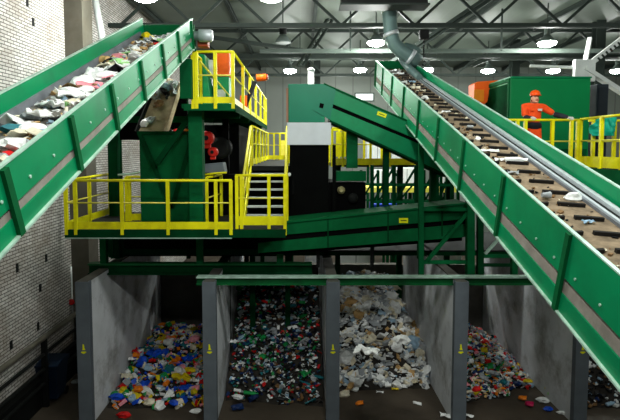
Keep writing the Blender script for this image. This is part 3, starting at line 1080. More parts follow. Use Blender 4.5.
# -------------------------------------------------------------------- railings
def railing(parent, a, b, posts_t, h=1.08, toe=.16, mid=True, ext=.1, m_=None):
    """straight railing from a to b (points on the deck edge)"""
    m_ = m_ or YEL
    a, b = V(a), V(b)
    z = V((0, 0, 1))
    top = MB().tube([a + z * h, b + z * h], .03, 10).build('guard_rail', m_, parent)
    for tt in posts_t:
        p = lerp(a, b, tt)
        MB().box(p.x - .035, p.x + .035, p.y - .035, p.y + .035, p.z - ext, p.z + h).build('rail_post', m_, top)
    if mid:
        MB().tube([a + z * h * .55, b + z * h * .55], .016, 8).build('mid_rail', YELP, top)
    if toe:
        MB().bar(a + z * (toe / 2 + .02), b + z * (toe / 2 + .02), .012, toe).build('toe_board', m_, top)
    return top


def rx(px, py, Y):
    return at(px, py, Y).x


# ---------------------------------------------------------- lower left platform
YF, DZ = 11.2, 4.22
xl, xr = rx(65, 225, YF), rx(232, 225, YF)
LX0, LX1 = rx(236, 222, YF + .2), rx(286, 222, YF + .2)
plat = thing('steel_platform', 'low green platform with yellow railing in front of the left machinery', 'platform', (xl, YF, DZ))
MB().box(xl, LX1, YF, 14.4, DZ - .06, DZ).build('deck_plate', DSTEEL, plat)
MB().box(xl, LX1, YF - .03, YF, DZ - .16, DZ + .01).build('fascia_beam', GREEN_F, plat)
MB().box(xl, xr, YF - .05, YF + .02, DZ - .18, DZ - .16).build('fascia_flange', RIM, plat)
W = xr - xl
railing(plat, (xl, YF, DZ), (xr, YF, DZ), [(rx(px, 205, YF) - xl) / W for px in (66, 75.5, 122, 168, 216, 231)])
railing(plat, (xl, YF, DZ), (xl, 13.9, DZ), [.5, 1], toe=.16)
xi0, xi1 = rx(127, 215, 12.6), rx(190, 215, 12.6)
railing(plat, (xi0, 12.6, DZ), (xi1, 12.6, DZ), [0, .05, .96])
xi = rx(207, 215, 12.3)
railing(plat, (xi, 12.3, DZ), (xi + .15, 13.6, DZ), [0, 1], toe=0)
W = LX1 - LX0
railing(plat, (LX0, YF + .2, DZ + .06), (LX1, YF + .2, DZ + .06), [(rx(px, 205, YF + .2) - LX0) / W for px in (237, 241.5, 269, 285)], h=1.12, toe=.2, ext=.2)
railing(plat, (LX1, YF + .2, DZ + .06), (LX1, 12.2, DZ + .06), [1.0], h=1.12)
for px in (104, 200, 280):
    x = rx(px, 250, 12.72)
    MB().box(x - .08, x + .08, 12.64, 12.8, z2, DZ - .06).build('support_post', GREEN_D, plat)
# light switch box / hose on the deck edge
o = MB().tube([at(118, 175, 12.9), at(130, 174, 12.9), at(146, 171.5, 12.8)], .025, 8).build('hose', RIM)
tag(o, 'thin pale hose strung behind the platform railing', 'hose')

# staircase up from the landing
SX0, SX1 = rx(246, 200, 12.6), rx(286, 200, 12.6)
MZ = 5.52
stairs = thing('steel_staircase', 'short steel staircase with yellow handrails between the two platforms', 'staircase', ((SX0 + SX1) / 2, 12.2, DZ))
n = 6
ys, ye = 12.0, 13.9
for k in range(n):
    t_ = (k + 1) / (n + 1)
    y, z = ys + (ye - ys) * t_, DZ + (MZ - DZ) * t_
    MB().box(SX0 + .03, SX1 - .03, y, y + .24, z - .035, z).build('tread', STEEL, stairs)
for x in (SX0, SX1):
    MB().bar((x, ys, DZ), (x, ye + .1, MZ - .05), .04, .2).build('stringer', YEL, stairs)
    a, b = V((x, ys, DZ + 1.05)), V((x, ye, MZ + 1.05))
    hr = MB().tube([a, b], .03, 10).build('handrail', YELP, stairs)
    MB().tube([a - V((0, 0, .5)), b - V((0, 0, .5))], .02, 8).build('mid_rail', YELP, hr)
    for tt in (0, .5, 1):
        p = lerp((x, ys, DZ), (x, ye, MZ), tt)
        MB().box(x - .03, x + .03, p.y - .03, p.y + .03, p.z, p.z + 1.05).build('rail_post', YEL, hr)

# middle walkway behind the stairs
mid = thing('steel_walkway', 'raised walkway with yellow railings at the head of the staircase', 'walkway', (SX0, 13.9, MZ))
MB().box(SX0 - .1, SX1 + .1, 13.9, 21.5, MZ - .12, MZ).build('deck_plate', DSTEEL, mid)
MB().box(SX0 - .1, SX1 + .1, 14.1, 14.14, 3.3, MZ - .12).build('dark_panel', BLACK, mid)  # black sheet added to darken the view behind the treads
railing(mid, (SX0, 14.3, MZ), (SX0, 21.5, MZ), [0, .18, .36, .55, .75, 1])
railing(mid, (SX1, 16.5, MZ), (SX1, 21.5, MZ), [0, .3, .6, 1])
railing(mid, (SX0, 21.5, MZ), (SX1, 21.5, MZ), [.25, .5, .75])
MB().box(SX0 + .5, SX1 + .3, 21.8, 21.86, MZ - .3, MZ + .8).build('kick_panel', YELP, mid)
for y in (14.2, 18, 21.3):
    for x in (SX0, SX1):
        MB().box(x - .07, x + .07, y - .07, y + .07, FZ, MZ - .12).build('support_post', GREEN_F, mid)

# ---------------------------------------------------------- upper left platform
UZ = at(212, 104, YF).z
ux0, ux1 = rx(193, 80, YF), rx(233, 80, YF)
upper = thing('upper_platform', 'high green platform with yellow railing at the head of the left conveyor', 'platform', (ux0, YF, UZ))
MB().box(ux0 - .25, ux1 + .02, YF, 22, UZ - .08, UZ).build('deck_plate', GREEN_D, upper)
MB().box(ux0 - .2, ux1 + .03, YF - .03, YF, UZ - .14, UZ + .0).build('fascia_beam', GREEN_D, upper)
MB().box(ux1 + .02, ux1 + .05, YF, 22, UZ - .16, UZ).build('side_beam', GREEN_F, upper)
W = ux1 - ux0
railing(upper, (ux0, YF, UZ), (ux1, YF, UZ), [0, .09, .56, 1], h=1.1, toe=.13)
railing(upper, (ux1, YF, UZ), (ux1, 22, UZ), [.18, .35, .53, .72, .9, 1], h=1.1, toe=.13)
railing(upper, (ux0, YF, UZ), (ux0, 13, UZ), [.5, 1], h=1.1, toe=.13)
MB().bar((ux1 - .75, YF + .3, UZ + .95), (ux1 - .25, YF + 1.2, UZ + .3), .03).build('stair_rail', YELP, upper)
for y in (12.4, 14.6, 17, 19.5):
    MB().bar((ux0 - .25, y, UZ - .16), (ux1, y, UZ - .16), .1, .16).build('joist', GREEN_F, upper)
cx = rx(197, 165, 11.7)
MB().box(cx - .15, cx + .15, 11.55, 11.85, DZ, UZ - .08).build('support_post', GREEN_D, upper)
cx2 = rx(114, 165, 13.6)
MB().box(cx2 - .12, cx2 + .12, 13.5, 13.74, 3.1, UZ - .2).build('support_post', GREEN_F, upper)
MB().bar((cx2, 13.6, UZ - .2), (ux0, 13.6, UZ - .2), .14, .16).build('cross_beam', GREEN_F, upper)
MB().bar(at(158, 162, 11.9), at(193, 112, 11.9), .1, .12).build('diagonal_brace', GREEN_F, upper)
for y, px in ((14, 226), (17, 236), (20, 246)):
    x = rx(px, 150, y)
    MB().box(x - .08, x + .08, y - .08, y + .08, FZ, UZ - .16).build('support_post', BLACK, upper)
# equipment standing on it
x0, x1 = rx(214, 60, 12.6), rx(230, 60, 12.6)
t = thing('orange_drive_unit', 'orange and white drive cabinet behind the upper yellow railing', 'machine', ((x0 + x1) / 2, 12.6, UZ))
zt = at(220, 52, 12.6).z
zm = at(220, 77, 12.6).z
MB().box(x0, x1, 12.5, 13.0, zm, zt).build('hood', ORANGE, t, .03)
MB().box(x0 - .12, x0 - .01, 12.5, 12.9, zm + .02, zt - .2).build('side_panel', WHITE, t, .01)
MB().box(x0 - .02, x1 - .02, 12.52, 13.0, UZ, zm).build('base', GREEN, t, .01)
MB().box(x0 + .1, x0 + .28, 12.49, 12.52, UZ + .25, UZ + .45).build('name_plate', WHITE, t)
x0, x1 = rx(196, 75, 12.2), rx(212, 75, 12.2)
t = thing('machine_housing', 'green machine housing just behind the conveyor head on the upper platform', 'machine', (x0, 12.2, UZ))
zt = at(200, 55, 12.2).z
MB().hexa([(x0, 12.1, UZ), (x1, 12.1, UZ), (x1, 12.9, UZ), (x0, 12.9, UZ)], [(x0, 12.1, zt), (x1 - .15, 12.1, zt), (x1 - .15, 12.9, zt), (x0, 12.9, zt)]).build('body', GREEN, t, .02)
MB().box(x0 + .04, x1 - .2, 12.07, 12.1, UZ + .3, zt - .2).build('door', GREEN_D, t)
p = at(262, 78, 15.0)
t = thing('orange_motor', 'small orange motor on a dark bracket beyond the upper railing', 'motor', (ux1 - .1, 15.0, UZ))
MB().tube([(p.x - .16, 15, p.z), (p.x + .12, 15, p.z + .02)], .1, 14).build('motor_body', ORANGE, t)
MB().tube([(p.x + .12, 15, p.z + .02), (p.x + .17, 15, p.z + .02)], .08, 14).build('fan_cover', mat('dull red paint', (150, 50, 24), .5), t)
MB().bar((p.x - .5, 15, UZ + .2), (p.x - .2, 15, p.z - .1), .14, .12).build('bracket', DSTEEL, t)
MB().box(p.x - .62, p.x - .42, 14.9, 15.1, UZ, UZ + .55).build('pedestal', ORANGE, t)
# hopper under the conveyor head
hx0, hx1 = rx(140, 165, 12.4), rx(192, 165, 12.4)
hz0, hz1 = at(160, 212, 12.4).z, at(160, 132, 12.4).z
hop = thing('waste_hopper', 'dark green waste hopper standing below the head of the left conveyor', 'hopper', ((hx0 + hx1) / 2, 12.4, DZ))
m = MB()
for a, b in (((hx0, 12.4, hx1, 12.45), None), ((hx0, 13.8, hx1, 13.85), None), ((hx0, 12.45, hx0 + .05, 13.8), None), ((hx1 - .05, 12.45, hx1, 13.8), None)):
    m.box(a[0], a[2], a[1], a[3], DZ, hz1)
m.build('body', GREEN_D, hop)
for a, b in (((hx0, hz1), (hx0 + .75, hz0 + .1)), ((hx0 + .75, hz0 + .1), (hx1, hz1 - .2))):
    MB().bar((a[0], 12.37, a[1]), (b[0], 12.37, b[1]), .05, .1).build('stiffener', GREEN_F, hop)
MB().box(hx0 - .03, hx1 + .03, 12.35, 12.41, hz1 - .06, hz1 + .02).build('rim', GREEN_F, hop)
# chute
t = thing('discharge_chute', 'dirty tan sheet chute sloping from the conveyor head into the hopper', 'chute', at(150, 120, 12))
A, B, Cc, D = at(160, 76, 13.1), at(181, 84, 13.1), at(166, 133, 12.55), at(137, 132, 12.55)
m = MB().prism([A, B, Cc, D], (0, .06, .03))
m.build('plate', RUST, t)
q0, q1 = at(117, 140, 13.95), at(187, 84, 13.95)
MB().box(q0.x, q1.x, 13.9, 13.95, q0.z, q1.z).build('dark_backing', BLACK, t)  # black sheet added as dark background, hides the brick behind the chute
for px_ in (118, 186):
    xq = at(px_, 140, 13.9).x
    MB().box(xq - .05, xq + .05, 13.95, 14.05, 3.0, q1.z).build('frame_post', GREEN_F, t)
MB().bar(B, Cc, .05, .12).build('side_lip', RUST, t)
MB().bar(A, D, .05, .12).build('side_lip', DSTEEL, t)
for u, v, c, k in ((.2, .12, 'grey', 'plastic_bag'), (.6, .1, 'white', 'plastic_bag'), (.85, .2, 'grey', 'paper_sheet'), (.45, .25, 'black', 'plastic_bag'), (.25, .3, 'grey', 'plastic_bag'), (.7, .3, 'black', 'paper_sheet'), (.15, .4, 'grey', 'paper_sheet'), (.2, .85, 'white', 'plastic_bag'), (.35, .8, 'grey', 'plastic_bag'), (.4, .5, 'brown', 'paper_sheet'), (.5, .18, 'pale blue', 'plastic_bag'), (.8, .08, 'grey', 'plastic_bag')):
    q = lerp(lerp(A, B, u), lerp(D, Cc, u), v)
    item(k, c, q + V((0, -.06, .02)), 1.0, (rnd.uniform(.8, 1.3), 0, rnd.uniform(0, 6)), 'caught on the chute under the left conveyor head')
m = MB()
n_ = 12
for jj in range(n_ + 1):
    for ii in range(n_ + 1):
        x, y = hx0 + .06 + (hx1 - hx0 - .12) * ii / n_, 12.47 + 1.3 * jj / n_
        m.v.append(V((x, y, hz1 - .08 + .12 * noise.noise(V((x * 3, y * 3, 1))))))
for jj in range(n_):
    for ii in range(n_):
        a = jj * (n_ + 1) + ii
        m.f.append([a, a + 1, a + n_ + 2, a + n_ + 1])
        m.mi.append(3)
        m.s.append(True)
scatter(m, lambda: (V((rnd.uniform(hx0 + .1, hx1 - .1), rnd.uniform(12.5, 13.6), hz1 - .05)), None), 160, .06, .16, 4)
o = m.build('hopper_waste', [WM['grey'], WM['black'], WM['brown'], mat('dark waste mass', (46, 42, 38), .9, 0, .4, 6)])
tag(o, 'mixed scraps filling the dark green hopper', 'waste', None, 'stuff')
for i, (px, py, c) in enumerate(((163, 115, 'white'), (161, 130, 'white'), (172, 131, 'white'), (188, 133, 'white'), (177, 128, 'red'), (186, 128, 'orange'), (169, 128, 'black'), (182, 131, 'red'))):
    item('plastic_bag', c, V((at(px, py, 12.7).x, 12.7, hz1 + .02)), .45 if c == 'white' else .75, (0, 0, i), 'on top of the dark green hopper')
# black machine box added to block light under the upper platform
x0, x1 = rx(203, 150, 14.2), rx(232, 150, 14.2)
t = thing('light_block_box', 'black machine box added to block light under the upper platform', 'machine', (x0, 14.2, DZ))
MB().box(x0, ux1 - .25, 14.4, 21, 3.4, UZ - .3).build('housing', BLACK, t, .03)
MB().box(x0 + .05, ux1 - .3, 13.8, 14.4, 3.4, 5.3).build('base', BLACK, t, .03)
MB().lathe((x0 + .5, 14.4, 6.0), [(.3, 0), (.3, -.5), (.2, -.55)], 20, 0, 'Y').build('drum', DSTEEL, t)
for i, (px, py, r, lab) in enumerate(((207, 138, .17, 'red round motor under the upper platform, upper of two'), (213, 152, .12, 'red round motor under the upper platform, lower of two'))):
    p = at(px, py, 12.9)
    t = thing('red_motor', lab, 'motor', p)
    MB().lathe(p, [(r * .8, -.12), (r, -.08), (r, .14), (r * .7, .2)], 20, 0, 'Y').build('motor_body', REDP, t)
    MB().lathe(p + V((0, -.12, 0)), [(r * .35, -.05), (r * .35, 0)], 14, 0, 'Y').build('shaft_cap', DSTEEL, t)
    MB().box(p.x - r * .5, p.x + r * .5, p.y - .05, p.y + .1, p.z - r * 1.5, p.z - r * .8).build('foot', REDP, t)
p = at(212, 168, 12.9)
t = thing('grey_feed_tray', 'grey steel tray with a yellow handle under the red motors', 'tray', p)
MB().hexa([p + V((-.3, -.2, -.12)), p + V((.35, -.2, -.12)), p + V((.35, .3, -.12)), p + V((-.3, .3, -.12))], [p + V((-.2, -.2, .1)), p + V((.3, -.2, .14)), p + V((.3, .3, .14)), p + V((-.2, .3, .1))]).build('tray_body', SLATE, t, .02)
MB().tube([p + V((-.3, -.25, -.18)), p + V((.1, -.25, -.12)), p + V((.4, -.25, -.1))], .025, 8).build('handle', YEL, t)
# dark transfer conveyor hidden under the platform
t = thing('transfer_conveyor', 'dark green covered conveyor in the shade beneath the low platform', 'conveyor', (-4, 13.4, 3.3))
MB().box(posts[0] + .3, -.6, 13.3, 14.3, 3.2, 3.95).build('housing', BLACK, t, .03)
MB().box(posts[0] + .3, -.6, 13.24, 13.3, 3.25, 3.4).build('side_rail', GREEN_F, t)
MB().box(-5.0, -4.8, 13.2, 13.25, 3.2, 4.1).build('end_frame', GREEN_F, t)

# ----------------------------------------------------------- centre machinery
Yc = 12.9
x0, x1 = rx(287.5, 134, Yc), rx(331, 134, Yc)
zA, zB, zC = at(300, 84, Yc).z, at(300, 122.5, Yc).z, at(300, 145, Yc).z
feed = thing('transfer_hopper', 'teal hood with a bright steel collar above a black chute', 'hopper', ((x0 + x1) / 2, Yc, 4.2))
hxr = rx(325, 84, Yc)
MB().box(x0 + .02, hxr, Yc, Yc + .9, zB, zA).build('hood', TEAL, feed, .015)
MB().box(x0 - .01, x1, Yc - .03, Yc + .95, zC, zB).build('steel_collar', STEELW, feed, .01)
MB().box(x0 + .05, x1 - .05, Yc + .05, Yc + 1.8, 3.4, zC).build('chute', BLACK, feed, .02)
MB().box(x0 - .03, x0 + .02, Yc - .01, Yc + .03, zB, zA - .1).build('edge_strip', mat('worn primer', (150, 110, 90), .6), feed)
p = at(290, 176, Yc)
p_ = at(335, 175, Yc)
MB().box(p_.x - .06, p_.x + .02, Yc, Yc + .1, 4.0, zC).build('support_post', BLACK, feed)
t = thing('steel_tank', 'black steel machine block beside the transfer chute', 'machine', (x1 + .4, 13.4, 4))
MB().box(x1 - .1, rx(366, 180, 13.4), 13.4, 14.8, 3.9, at(350, 182, 13.4).z).build('body', BLACK, t, .03)
MB().box(rx(336, 175, 13.3), rx(366, 175, 13.3), 13.25, 13.4, at(350, 181, 13.3).z, at(350, 171, 13.3).z).build('top_beam', GREEN_D, t, .01)
p = at(341, 190, 13.35)
MB().lathe(p, [(.1, 0), (.1, -.06), (.05, -.07), (.05, -.12)], 18, 0, 'Y').build('bearing', mat('pale brass', (190, 180, 130), .4, .5), t)
p = at(353, 198, 13.35)
MB().lathe(p, [(.13, 0), (.13, -.05), (.03, -.07)], 18, 0, 'Y').build('bearing', DSTEEL, t)
p = at(299, 175, 12.85)
t = thing('signal_lamp', 'small pale signal lamp on a black bracket beside the stairs', 'lamp', p)
p = at(291, 174.5, 12.5)
MB().box(p.x - .12, p.x + .05, 12.5, 12.6, p.z - .05, p.z + .05).build('bracket', BLACK, t)
MB().lathe(p + V((-.04, 0, 0)), [(.035, -.04), (.045, 0)], 12, 0, 'Y').build('lens', WHITE, t)
MB().bar((p.x + .05, 12.55, p.z - .5), (p.x + .05, 12.9, p.z), .05).build('arm', BLACK, t)

# frontal descending conveyor
dc = thing('enclosed_conveyor', 'green enclosed conveyor sloping down from the teal hood to the right', 'conveyor', at(380, 120, Yc))


def strip(mb, pts, y0, y1):
    a = [at(*p, Yc) for p in pts]
    a = [V((p.x, y0, p.z)) for p in a]
    return mb.prism(a, (0, y1 - y0, 0))


ext = 1.35


def ln(p, q, k):
    return (p[0] + (q[0] - p[0]) * k, p[1] + (q[1] - p[1]) * k)


T0, T1 = (324, 84.5), ln((324, 84.5), (420, 127), ext)
M0, M1 = (333, 106), ln((333, 106), (420, 141), ext)
B0, B1 = (330, 120), ln((330, 120), (420, 162), ext)
strip(MB(), [T0, T1, M1, (333, 104)], Yc + .02, Yc + .9).build('upper_cover', GREEN, dc)
strip(MB(), [(330, 107), (M1[0], M1[1] + 3.5), B1, B0], Yc + .0, Yc + .9).build('lower_casing', GREEN, dc)
strip(MB(), [(333, 104), M1, (M1[0], M1[1] + 3.5), (330, 107)], Yc + .08, Yc + .85).build('belt_gap', BLACK, dc)
strip(MB(), [(324, 84.5), (336, 90), (330, 120), (313, 110)], Yc - .02, Yc + .0).build('end_plate', TEAL, dc)
strip(MB(), [(320, 103), (324, 104), (323, 108.5), (319, 107.5)], Yc - .03, Yc - .02).build('inspection_hole', BLACK, dc)
strip(MB(), [B0, B1, (B1[0], B1[1] + 2), (B0[0], B0[1] + 2)], Yc - .04, Yc + .9).build('bottom_flange', GREEN_F, dc)
strip(MB(), [T0, T1, (T1[0], T1[1] - 1.5), (T0[0], T0[1] - 1.5)], Yc - .03, Yc + .9).build('top_flange', GREEN_D, dc)
strip(MB(), [(378, 111), (387, 114.2), (385.6, 118), (376.8, 114.8)], Yc + .0, Yc + .02).build('yellow_plate', STICK, dc)
strip(MB(), [(379.2, 113.2), (384.6, 115.1), (384.3, 115.9), (378.9, 114)], Yc - .003, Yc + .0).build('plate_print', STICKD, dc)
for a, b in (((352, 131), (352, 168)), ((386, 148), (386, 205)), ((433, 168), (433, 205))):
    p, q = at(*a, 13.3), at(*b, 13.3)
    MB().box(p.x - .14 * (1 if a[0] == 352 else .5), p.x + .14 * (1 if a[0] == 352 else .5), 13.2, 13.4, q.z, p.z).build('support_post', GREEN_D if a[0] == 352 else GREEN_F, dc)

# lower long conveyor
Yl = 12.1
lc = thing('enclosed_conveyor', 'long green conveyor housing running just above the bay beam', 'conveyor', at(340, 240, Yl))


def strip2(mb, pts, y0, y1):
    a = [at(*p, Yl) for p in pts]
    return mb.prism([V((p.x, y0, p.z)) for p in a], (0, y1 - y0, 0))


strip2(MB(), [(258, 226), (466, 204), (466, 219), (258, 237)], Yl, Yl + .8).build('upper_casing', GREEN_D, lc)
strip2(MB(), [(258, 243), (466, 224), (466, 237), (258, 253)], Yl, Yl + .8).build('lower_casing', GREEN_D, lc)
strip2(MB(), [(258, 237), (466, 219), (466, 224), (258, 243)], Yl + .05, Yl + .75).build('belt_gap', BLACK, lc)
strip2(MB(), [(258, 224), (466, 202.5), (466, 204), (258, 226)], Yl - .04, Yl + .84).build('top_flange', GREEN_D, lc)
for px in (328, 388, 442):
    y = 221 - (px - 300) * .1
    strip2(MB(), [(px - .6, y - 2), (px + .6, y - 2), (px + .6, y + 29), (px - .6, y + 29)], Yl - .015, Yl).build('seam_plate', GREEN_F, lc)
strip2(MB(), [(258, 251), (466, 236), (466, 243), (258, 258)], Yl + .3, Yl + .7).build('dark_strip', BLACK, lc)  # black strip added to darken the space below the conveyor
strip2(MB(), [(399, 218), (408, 218), (408, 223), (399, 223)], Yl - .012, Yl).build('yellow_plate', STICK, lc)
strip2(MB(), [(400.5, 220), (406.5, 220), (406.5, 221), (400.5, 221)], Yl - .016, Yl - .012).build('plate_print', STICKD, lc)
for px in (318, 372):
    x = rx(px, 255, 12.6)
    MB().box(x - .04, x + .04, 12.55, 12.63, z1, at(px, 245, 12.6).z).build('support_post', DSTEEL, lc)

# support tower under the right conveyor
Yt = 12.0
tw = thing('support_tower', 'green lattice steel tower carrying the right conveyor', 'support frame', (rx(445, 270, Yt), Yt, z1))


def tb(a, b, w=.1, y=Yt, name='brace', m_=None):
    return MB().bar(at(*a, y), at(*b, y), w, w).build(name, m_ or GREEN_D, tw)


tb((421, 140), (421, 276), .11, name='column')
tb((470, 160), (470, 276), .17, name='column')
tb((480, 205), (480, 276), .13, name='column', m_=GREEN_F)
tb((514, 235), (514, 276), .13, name='column')
tb((421, 209.5), (466, 209.5), .07)
tb((421, 262), (470, 262), .08)
tb((427, 261), (467, 213), .08)
tb((480, 221), (499, 221), .06)
tb((480, 256), (514, 256), .08)
tb((485, 254), (503, 234), .06, m_=RIM)
tb((480, 265), (530, 265), .07, m_=GREEN_F)
for px in (421, 470):
    p = at(px, 160, 13.6)
    MB().box(p.x - .06, p.x + .06, 13.5, 13.65, z1, p.z).build('column', GREEN_F, tw)
# dark lattice racks farther back
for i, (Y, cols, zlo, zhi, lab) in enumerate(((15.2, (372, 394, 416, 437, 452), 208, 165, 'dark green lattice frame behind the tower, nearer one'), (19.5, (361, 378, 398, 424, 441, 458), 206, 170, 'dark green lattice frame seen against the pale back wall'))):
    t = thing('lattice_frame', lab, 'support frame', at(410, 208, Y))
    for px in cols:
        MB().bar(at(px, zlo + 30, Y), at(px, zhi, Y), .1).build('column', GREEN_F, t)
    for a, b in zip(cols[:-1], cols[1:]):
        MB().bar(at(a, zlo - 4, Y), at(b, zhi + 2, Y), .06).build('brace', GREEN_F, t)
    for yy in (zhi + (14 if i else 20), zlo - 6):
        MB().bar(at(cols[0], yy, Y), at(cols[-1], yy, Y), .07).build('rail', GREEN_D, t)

# centre back platform
Ym = 16.0
bx0, bx1 = rx(332, 165, Ym), rx(452, 165, Ym)
back = thing('rear_platform', 'yellow edged platform with railings behind the sloping enclosed conveyor', 'platform', (bx0, Ym, MZ))
MB().box(bx0, bx1, Ym, Ym + 1.6, MZ - .1, MZ).build('deck_plate', DSTEEL, back)
MB().box(bx0, bx1, Ym - .05, Ym, MZ - .04, MZ + .16).build('edge_beam', mat('dirty yellow', (190, 176, 20), .5, 0, .2, 4, dirt=(110, 90, 20), dirt_amt=.6), back)
for yy in (Ym, Ym + 1.6):
    railing(back, (bx0, yy, MZ), (bx1, yy, MZ), [0, .09, .32, .48, .78, 1], toe=0)
MB().box(rx(336, 140, Ym + .6), rx(350, 140, Ym + .6), Ym + .6, Ym + .64, MZ + .2, MZ + 1.0).build('yellow_panel', YEL, back)
for px in (338, 400, 448):
    x = rx(px, 180, Ym + .8)
    MB().box(x - .08, x + .08, Ym + .7, Ym + .86, FZ, MZ - .1).build('support_post', GREEN_F, back)
Yw = 21
p0, p1 = at(366, 190, Yw), at(462, 190, Yw)
t = thing('rear_walkway', 'low yellow edged walkway deep behind the lattice frames', 'walkway', p0)
MB().box(p0.x, p1.x, Yw, Yw + 1.2, p0.z - .1, p0.z + .1).build('deck', YELP, t)
for px in (372, 410, 445):
    x = rx(px, 190, Yw + .5)
    MB().box(x - .06, x + .06, Yw + .4, Yw + .55, FZ, p0.z - .1).build('support_post', GREEN_F, t)
# pale boxes stand in for lit wall patches; also a cabinet, bin and tarp
for i, (px0, px1, py0, py1, Y, mm, lab) in enumerate((
    (372, 392, 170, 188, 24, WHITE, 'white box as lit wall patch behind the lattice frame, first from the stairs side'),
    (396, 418, 168, 188, 24.5, WHITE, 'white box as lit wall patch behind the lattice frame, second from the stairs side'),
    (436, 452, 172, 186, 24, WHITE, 'white box as lit wall patch behind the lattice frame, third from the stairs side'),
    (367, 388, 138, 160, 27, WHITE, 'tall white box as lit wall patch above the rear platform railing'),
    (392, 410, 146, 160, 27, WHITE, 'low white box as lit wall patch above the rear platform railing'),
    (372, 398, 204, 214, 20, BLUET, 'blue tarpaulin bundle behind the long green conveyor'),
    (305, 326, 253, 272, 19, CONC, 'pale block as lit wall patch seen under the long green conveyor'),
    (340, 372, 254, 274, 19.5, WHITE, 'white cabinet seen under the long green conveyor'),
    (436, 462, 253, 266, 19, WHITE, 'white bin seen through the base of the green tower'),
    (255, 279, 254, 268, 19, CONC, 'grey block as lit wall patch seen above the second bay'),
)):
    a, b = at(px0, py1, Y), at(px1, py0, Y)
    name = 'tarpaulin_bundle' if mm is BLUET else 'lit_patch_block' if mm is CONC else 'cabinet_or_lit_patch'
    t = thing(name, lab, 'cabinet' if mm is WHITE else 'block' if mm is CONC else 'tarpaulin', ((a.x + b.x) / 2, Y, 0))
    z0 = a.z
    MB().box(a.x, b.x, Y, Y + .8, z0, b.z).build('body', mm, t, .03)
    MB().box(a.x - .03, b.x + .03, Y - .03, Y + .83, z0 - .12, z0).build('base', DSTEEL, t)
    if mm is WHITE:
        MB().box((a.x + b.x) / 2 - .01, (a.x + b.x) / 2 + .01, Y - .01, Y, z0 + .05, b.z - .05).build('door_seam', DSTEEL, t)
    for sx in (a.x + .1, b.x - .1):
        MB().box(sx - .06, sx + .06, Y + .3, Y + .42, FZ, z0 - .12).build('leg', GREEN_F, t)
p = at(352, 254, 19.5) + V((0, .3, .1))
o = MB().tube([p + V((-.25, 0, 0)), p + V((.25, 0, 0))], .1, 12).build('red_cylinder', REDP)
tag(o, 'red cylinder lying on the white cabinet under the long conveyor', 'cylinder')
t = thing('window_light_panel', 'small bright window panel high on the back wall', 'window', at(362, 97, BY - .1))
t['kind'] = 'structure'
a, b = at(356, 100, BY - .1), at(373, 94, BY - .1)
MB().box(a.x, b.x, BY - .08, BY, a.z, b.z).build('pane', mat('daylit window pane', (240, 248, 245), .3, emit=1.2, ecol=(235, 245, 242)), t)
MB().box(a.x - .1, b.x + .1, BY - .06, BY, a.z - .1, b.z + .1).build('window_frame', TRUSSL, t)
t = thing('vent_pipe', 'short pale vertical pipe standing behind the teal hood', 'pipe', at(311, 84, 15))
p = at(311, 84, 15)
q = at(311, 71, 15)
MB().tube([(p.x, 15, 5.5), (q.x, 15, q.z)], .09, 12).build('pipe', WHITE, t)
MB().lathe((q.x, 15, q.z), [(.11, 0), (.11, .05), (.04, .1)], 12).build('cap', WHITE, t)

# --------------------------------------------------------------- right platform
Yq = 12.2
RZ_ = at(560, 120, Yq).z - 1.1
qx0, qx1 = rx(500, 150, Yq), rx(577.5, 150, Yq)
rp = thing('steel_platform', 'raised platform with yellow railing where the worker stands', 'platform', (qx0, Yq, RZ_))
MB().box(qx0, 9.5, Yq, 17, RZ_ - .1, RZ_).build('deck_plate', DSTEEL, rp)
MB().box(qx1, 9.5, 9.6, Yq, RZ_ - .1, RZ_).build('deck_plate', DSTEEL, rp)
MB().box(qx1 - .02, qx1 + .02, 9.6, Yq, RZ_ - .3, RZ_).build('side_beam', GREEN_D, rp)
MB().box(qx0, qx1, Yq - .03, Yq, RZ_ - .3, RZ_).build('fascia_beam', GREEN_D, rp)
W = qx1 - qx0
railing(rp, (qx0, Yq, RZ_), (qx1, Yq, RZ_), [(rx(px, 140, Yq) - qx0) / W for px in (517, 525, 552, 571)] + [.995], h=1.1)
railing(rp, (qx1 + .05, Yq, RZ_), (qx1 + .05, 9.6, RZ_), [0, .33, .62, 1], h=1.12, toe=.24)
railing(rp, (qx1 + .4, Yq + .3, RZ_), (9.4, Yq + .3, RZ_), [.05, .25, .5, .75, 1], h=1.1)
for x, y in ((qx1, 12.4), (9.2, 9.8), (9.2, 16.5)):
    MB().box(x - .1, x + .1, y - .1, y + .1, FZ, RZ_ - .1).build('support_post', GREEN_F, rp)
# green container
Yg = 15.0
g0, g1 = at(508, 165, Yg), at(591, 78, Yg)
gc = thing('green_container', 'large green steel cabin standing behind the worker', 'cabin', ((g0.x + g1.x) / 2, Yg, RZ_))
MB().box(g0.x, g1.x, Yg, Yg + 2.0, RZ_ + .02, g1.z).build('body', mat('bright green cabin paint', (4, 132, 72), .45, 0, .08, 1.2), gc, .02)
for a, b in (((g0.x - .01, RZ_ + .1), (g0.x - .01, g1.z)),):
    MB().box(g0.x - .04, g0.x, Yg, Yg + 2.0, g1.z - .1, g1.z).build('side_frame', GREEN_D, gc)
    MB().box(g0.x - .04, g0.x, Yg, Yg + .1, RZ_ + .1, g1.z - .1).build('side_frame', GREEN_D, gc)
    MB().box(g0.x - .03, g0.x, Yg + .1, Yg + 1.9, RZ_ + .1, g1.z - .15).build('side_panel', GREEN_F, gc)
MB().box(g0.x - .02, g1.x + .02, Yg - .02, Yg + 2.02, g1.z, g1.z + .04).build('roof_sheet', GREEN, gc)
a = at(556, 165, Yg)
MB().box(g0.x + .05, g1.x - .05, Yg - .015, Yg, RZ_ + .05, RZ_ + .42).build('base_panel', GREEN_D, gc)
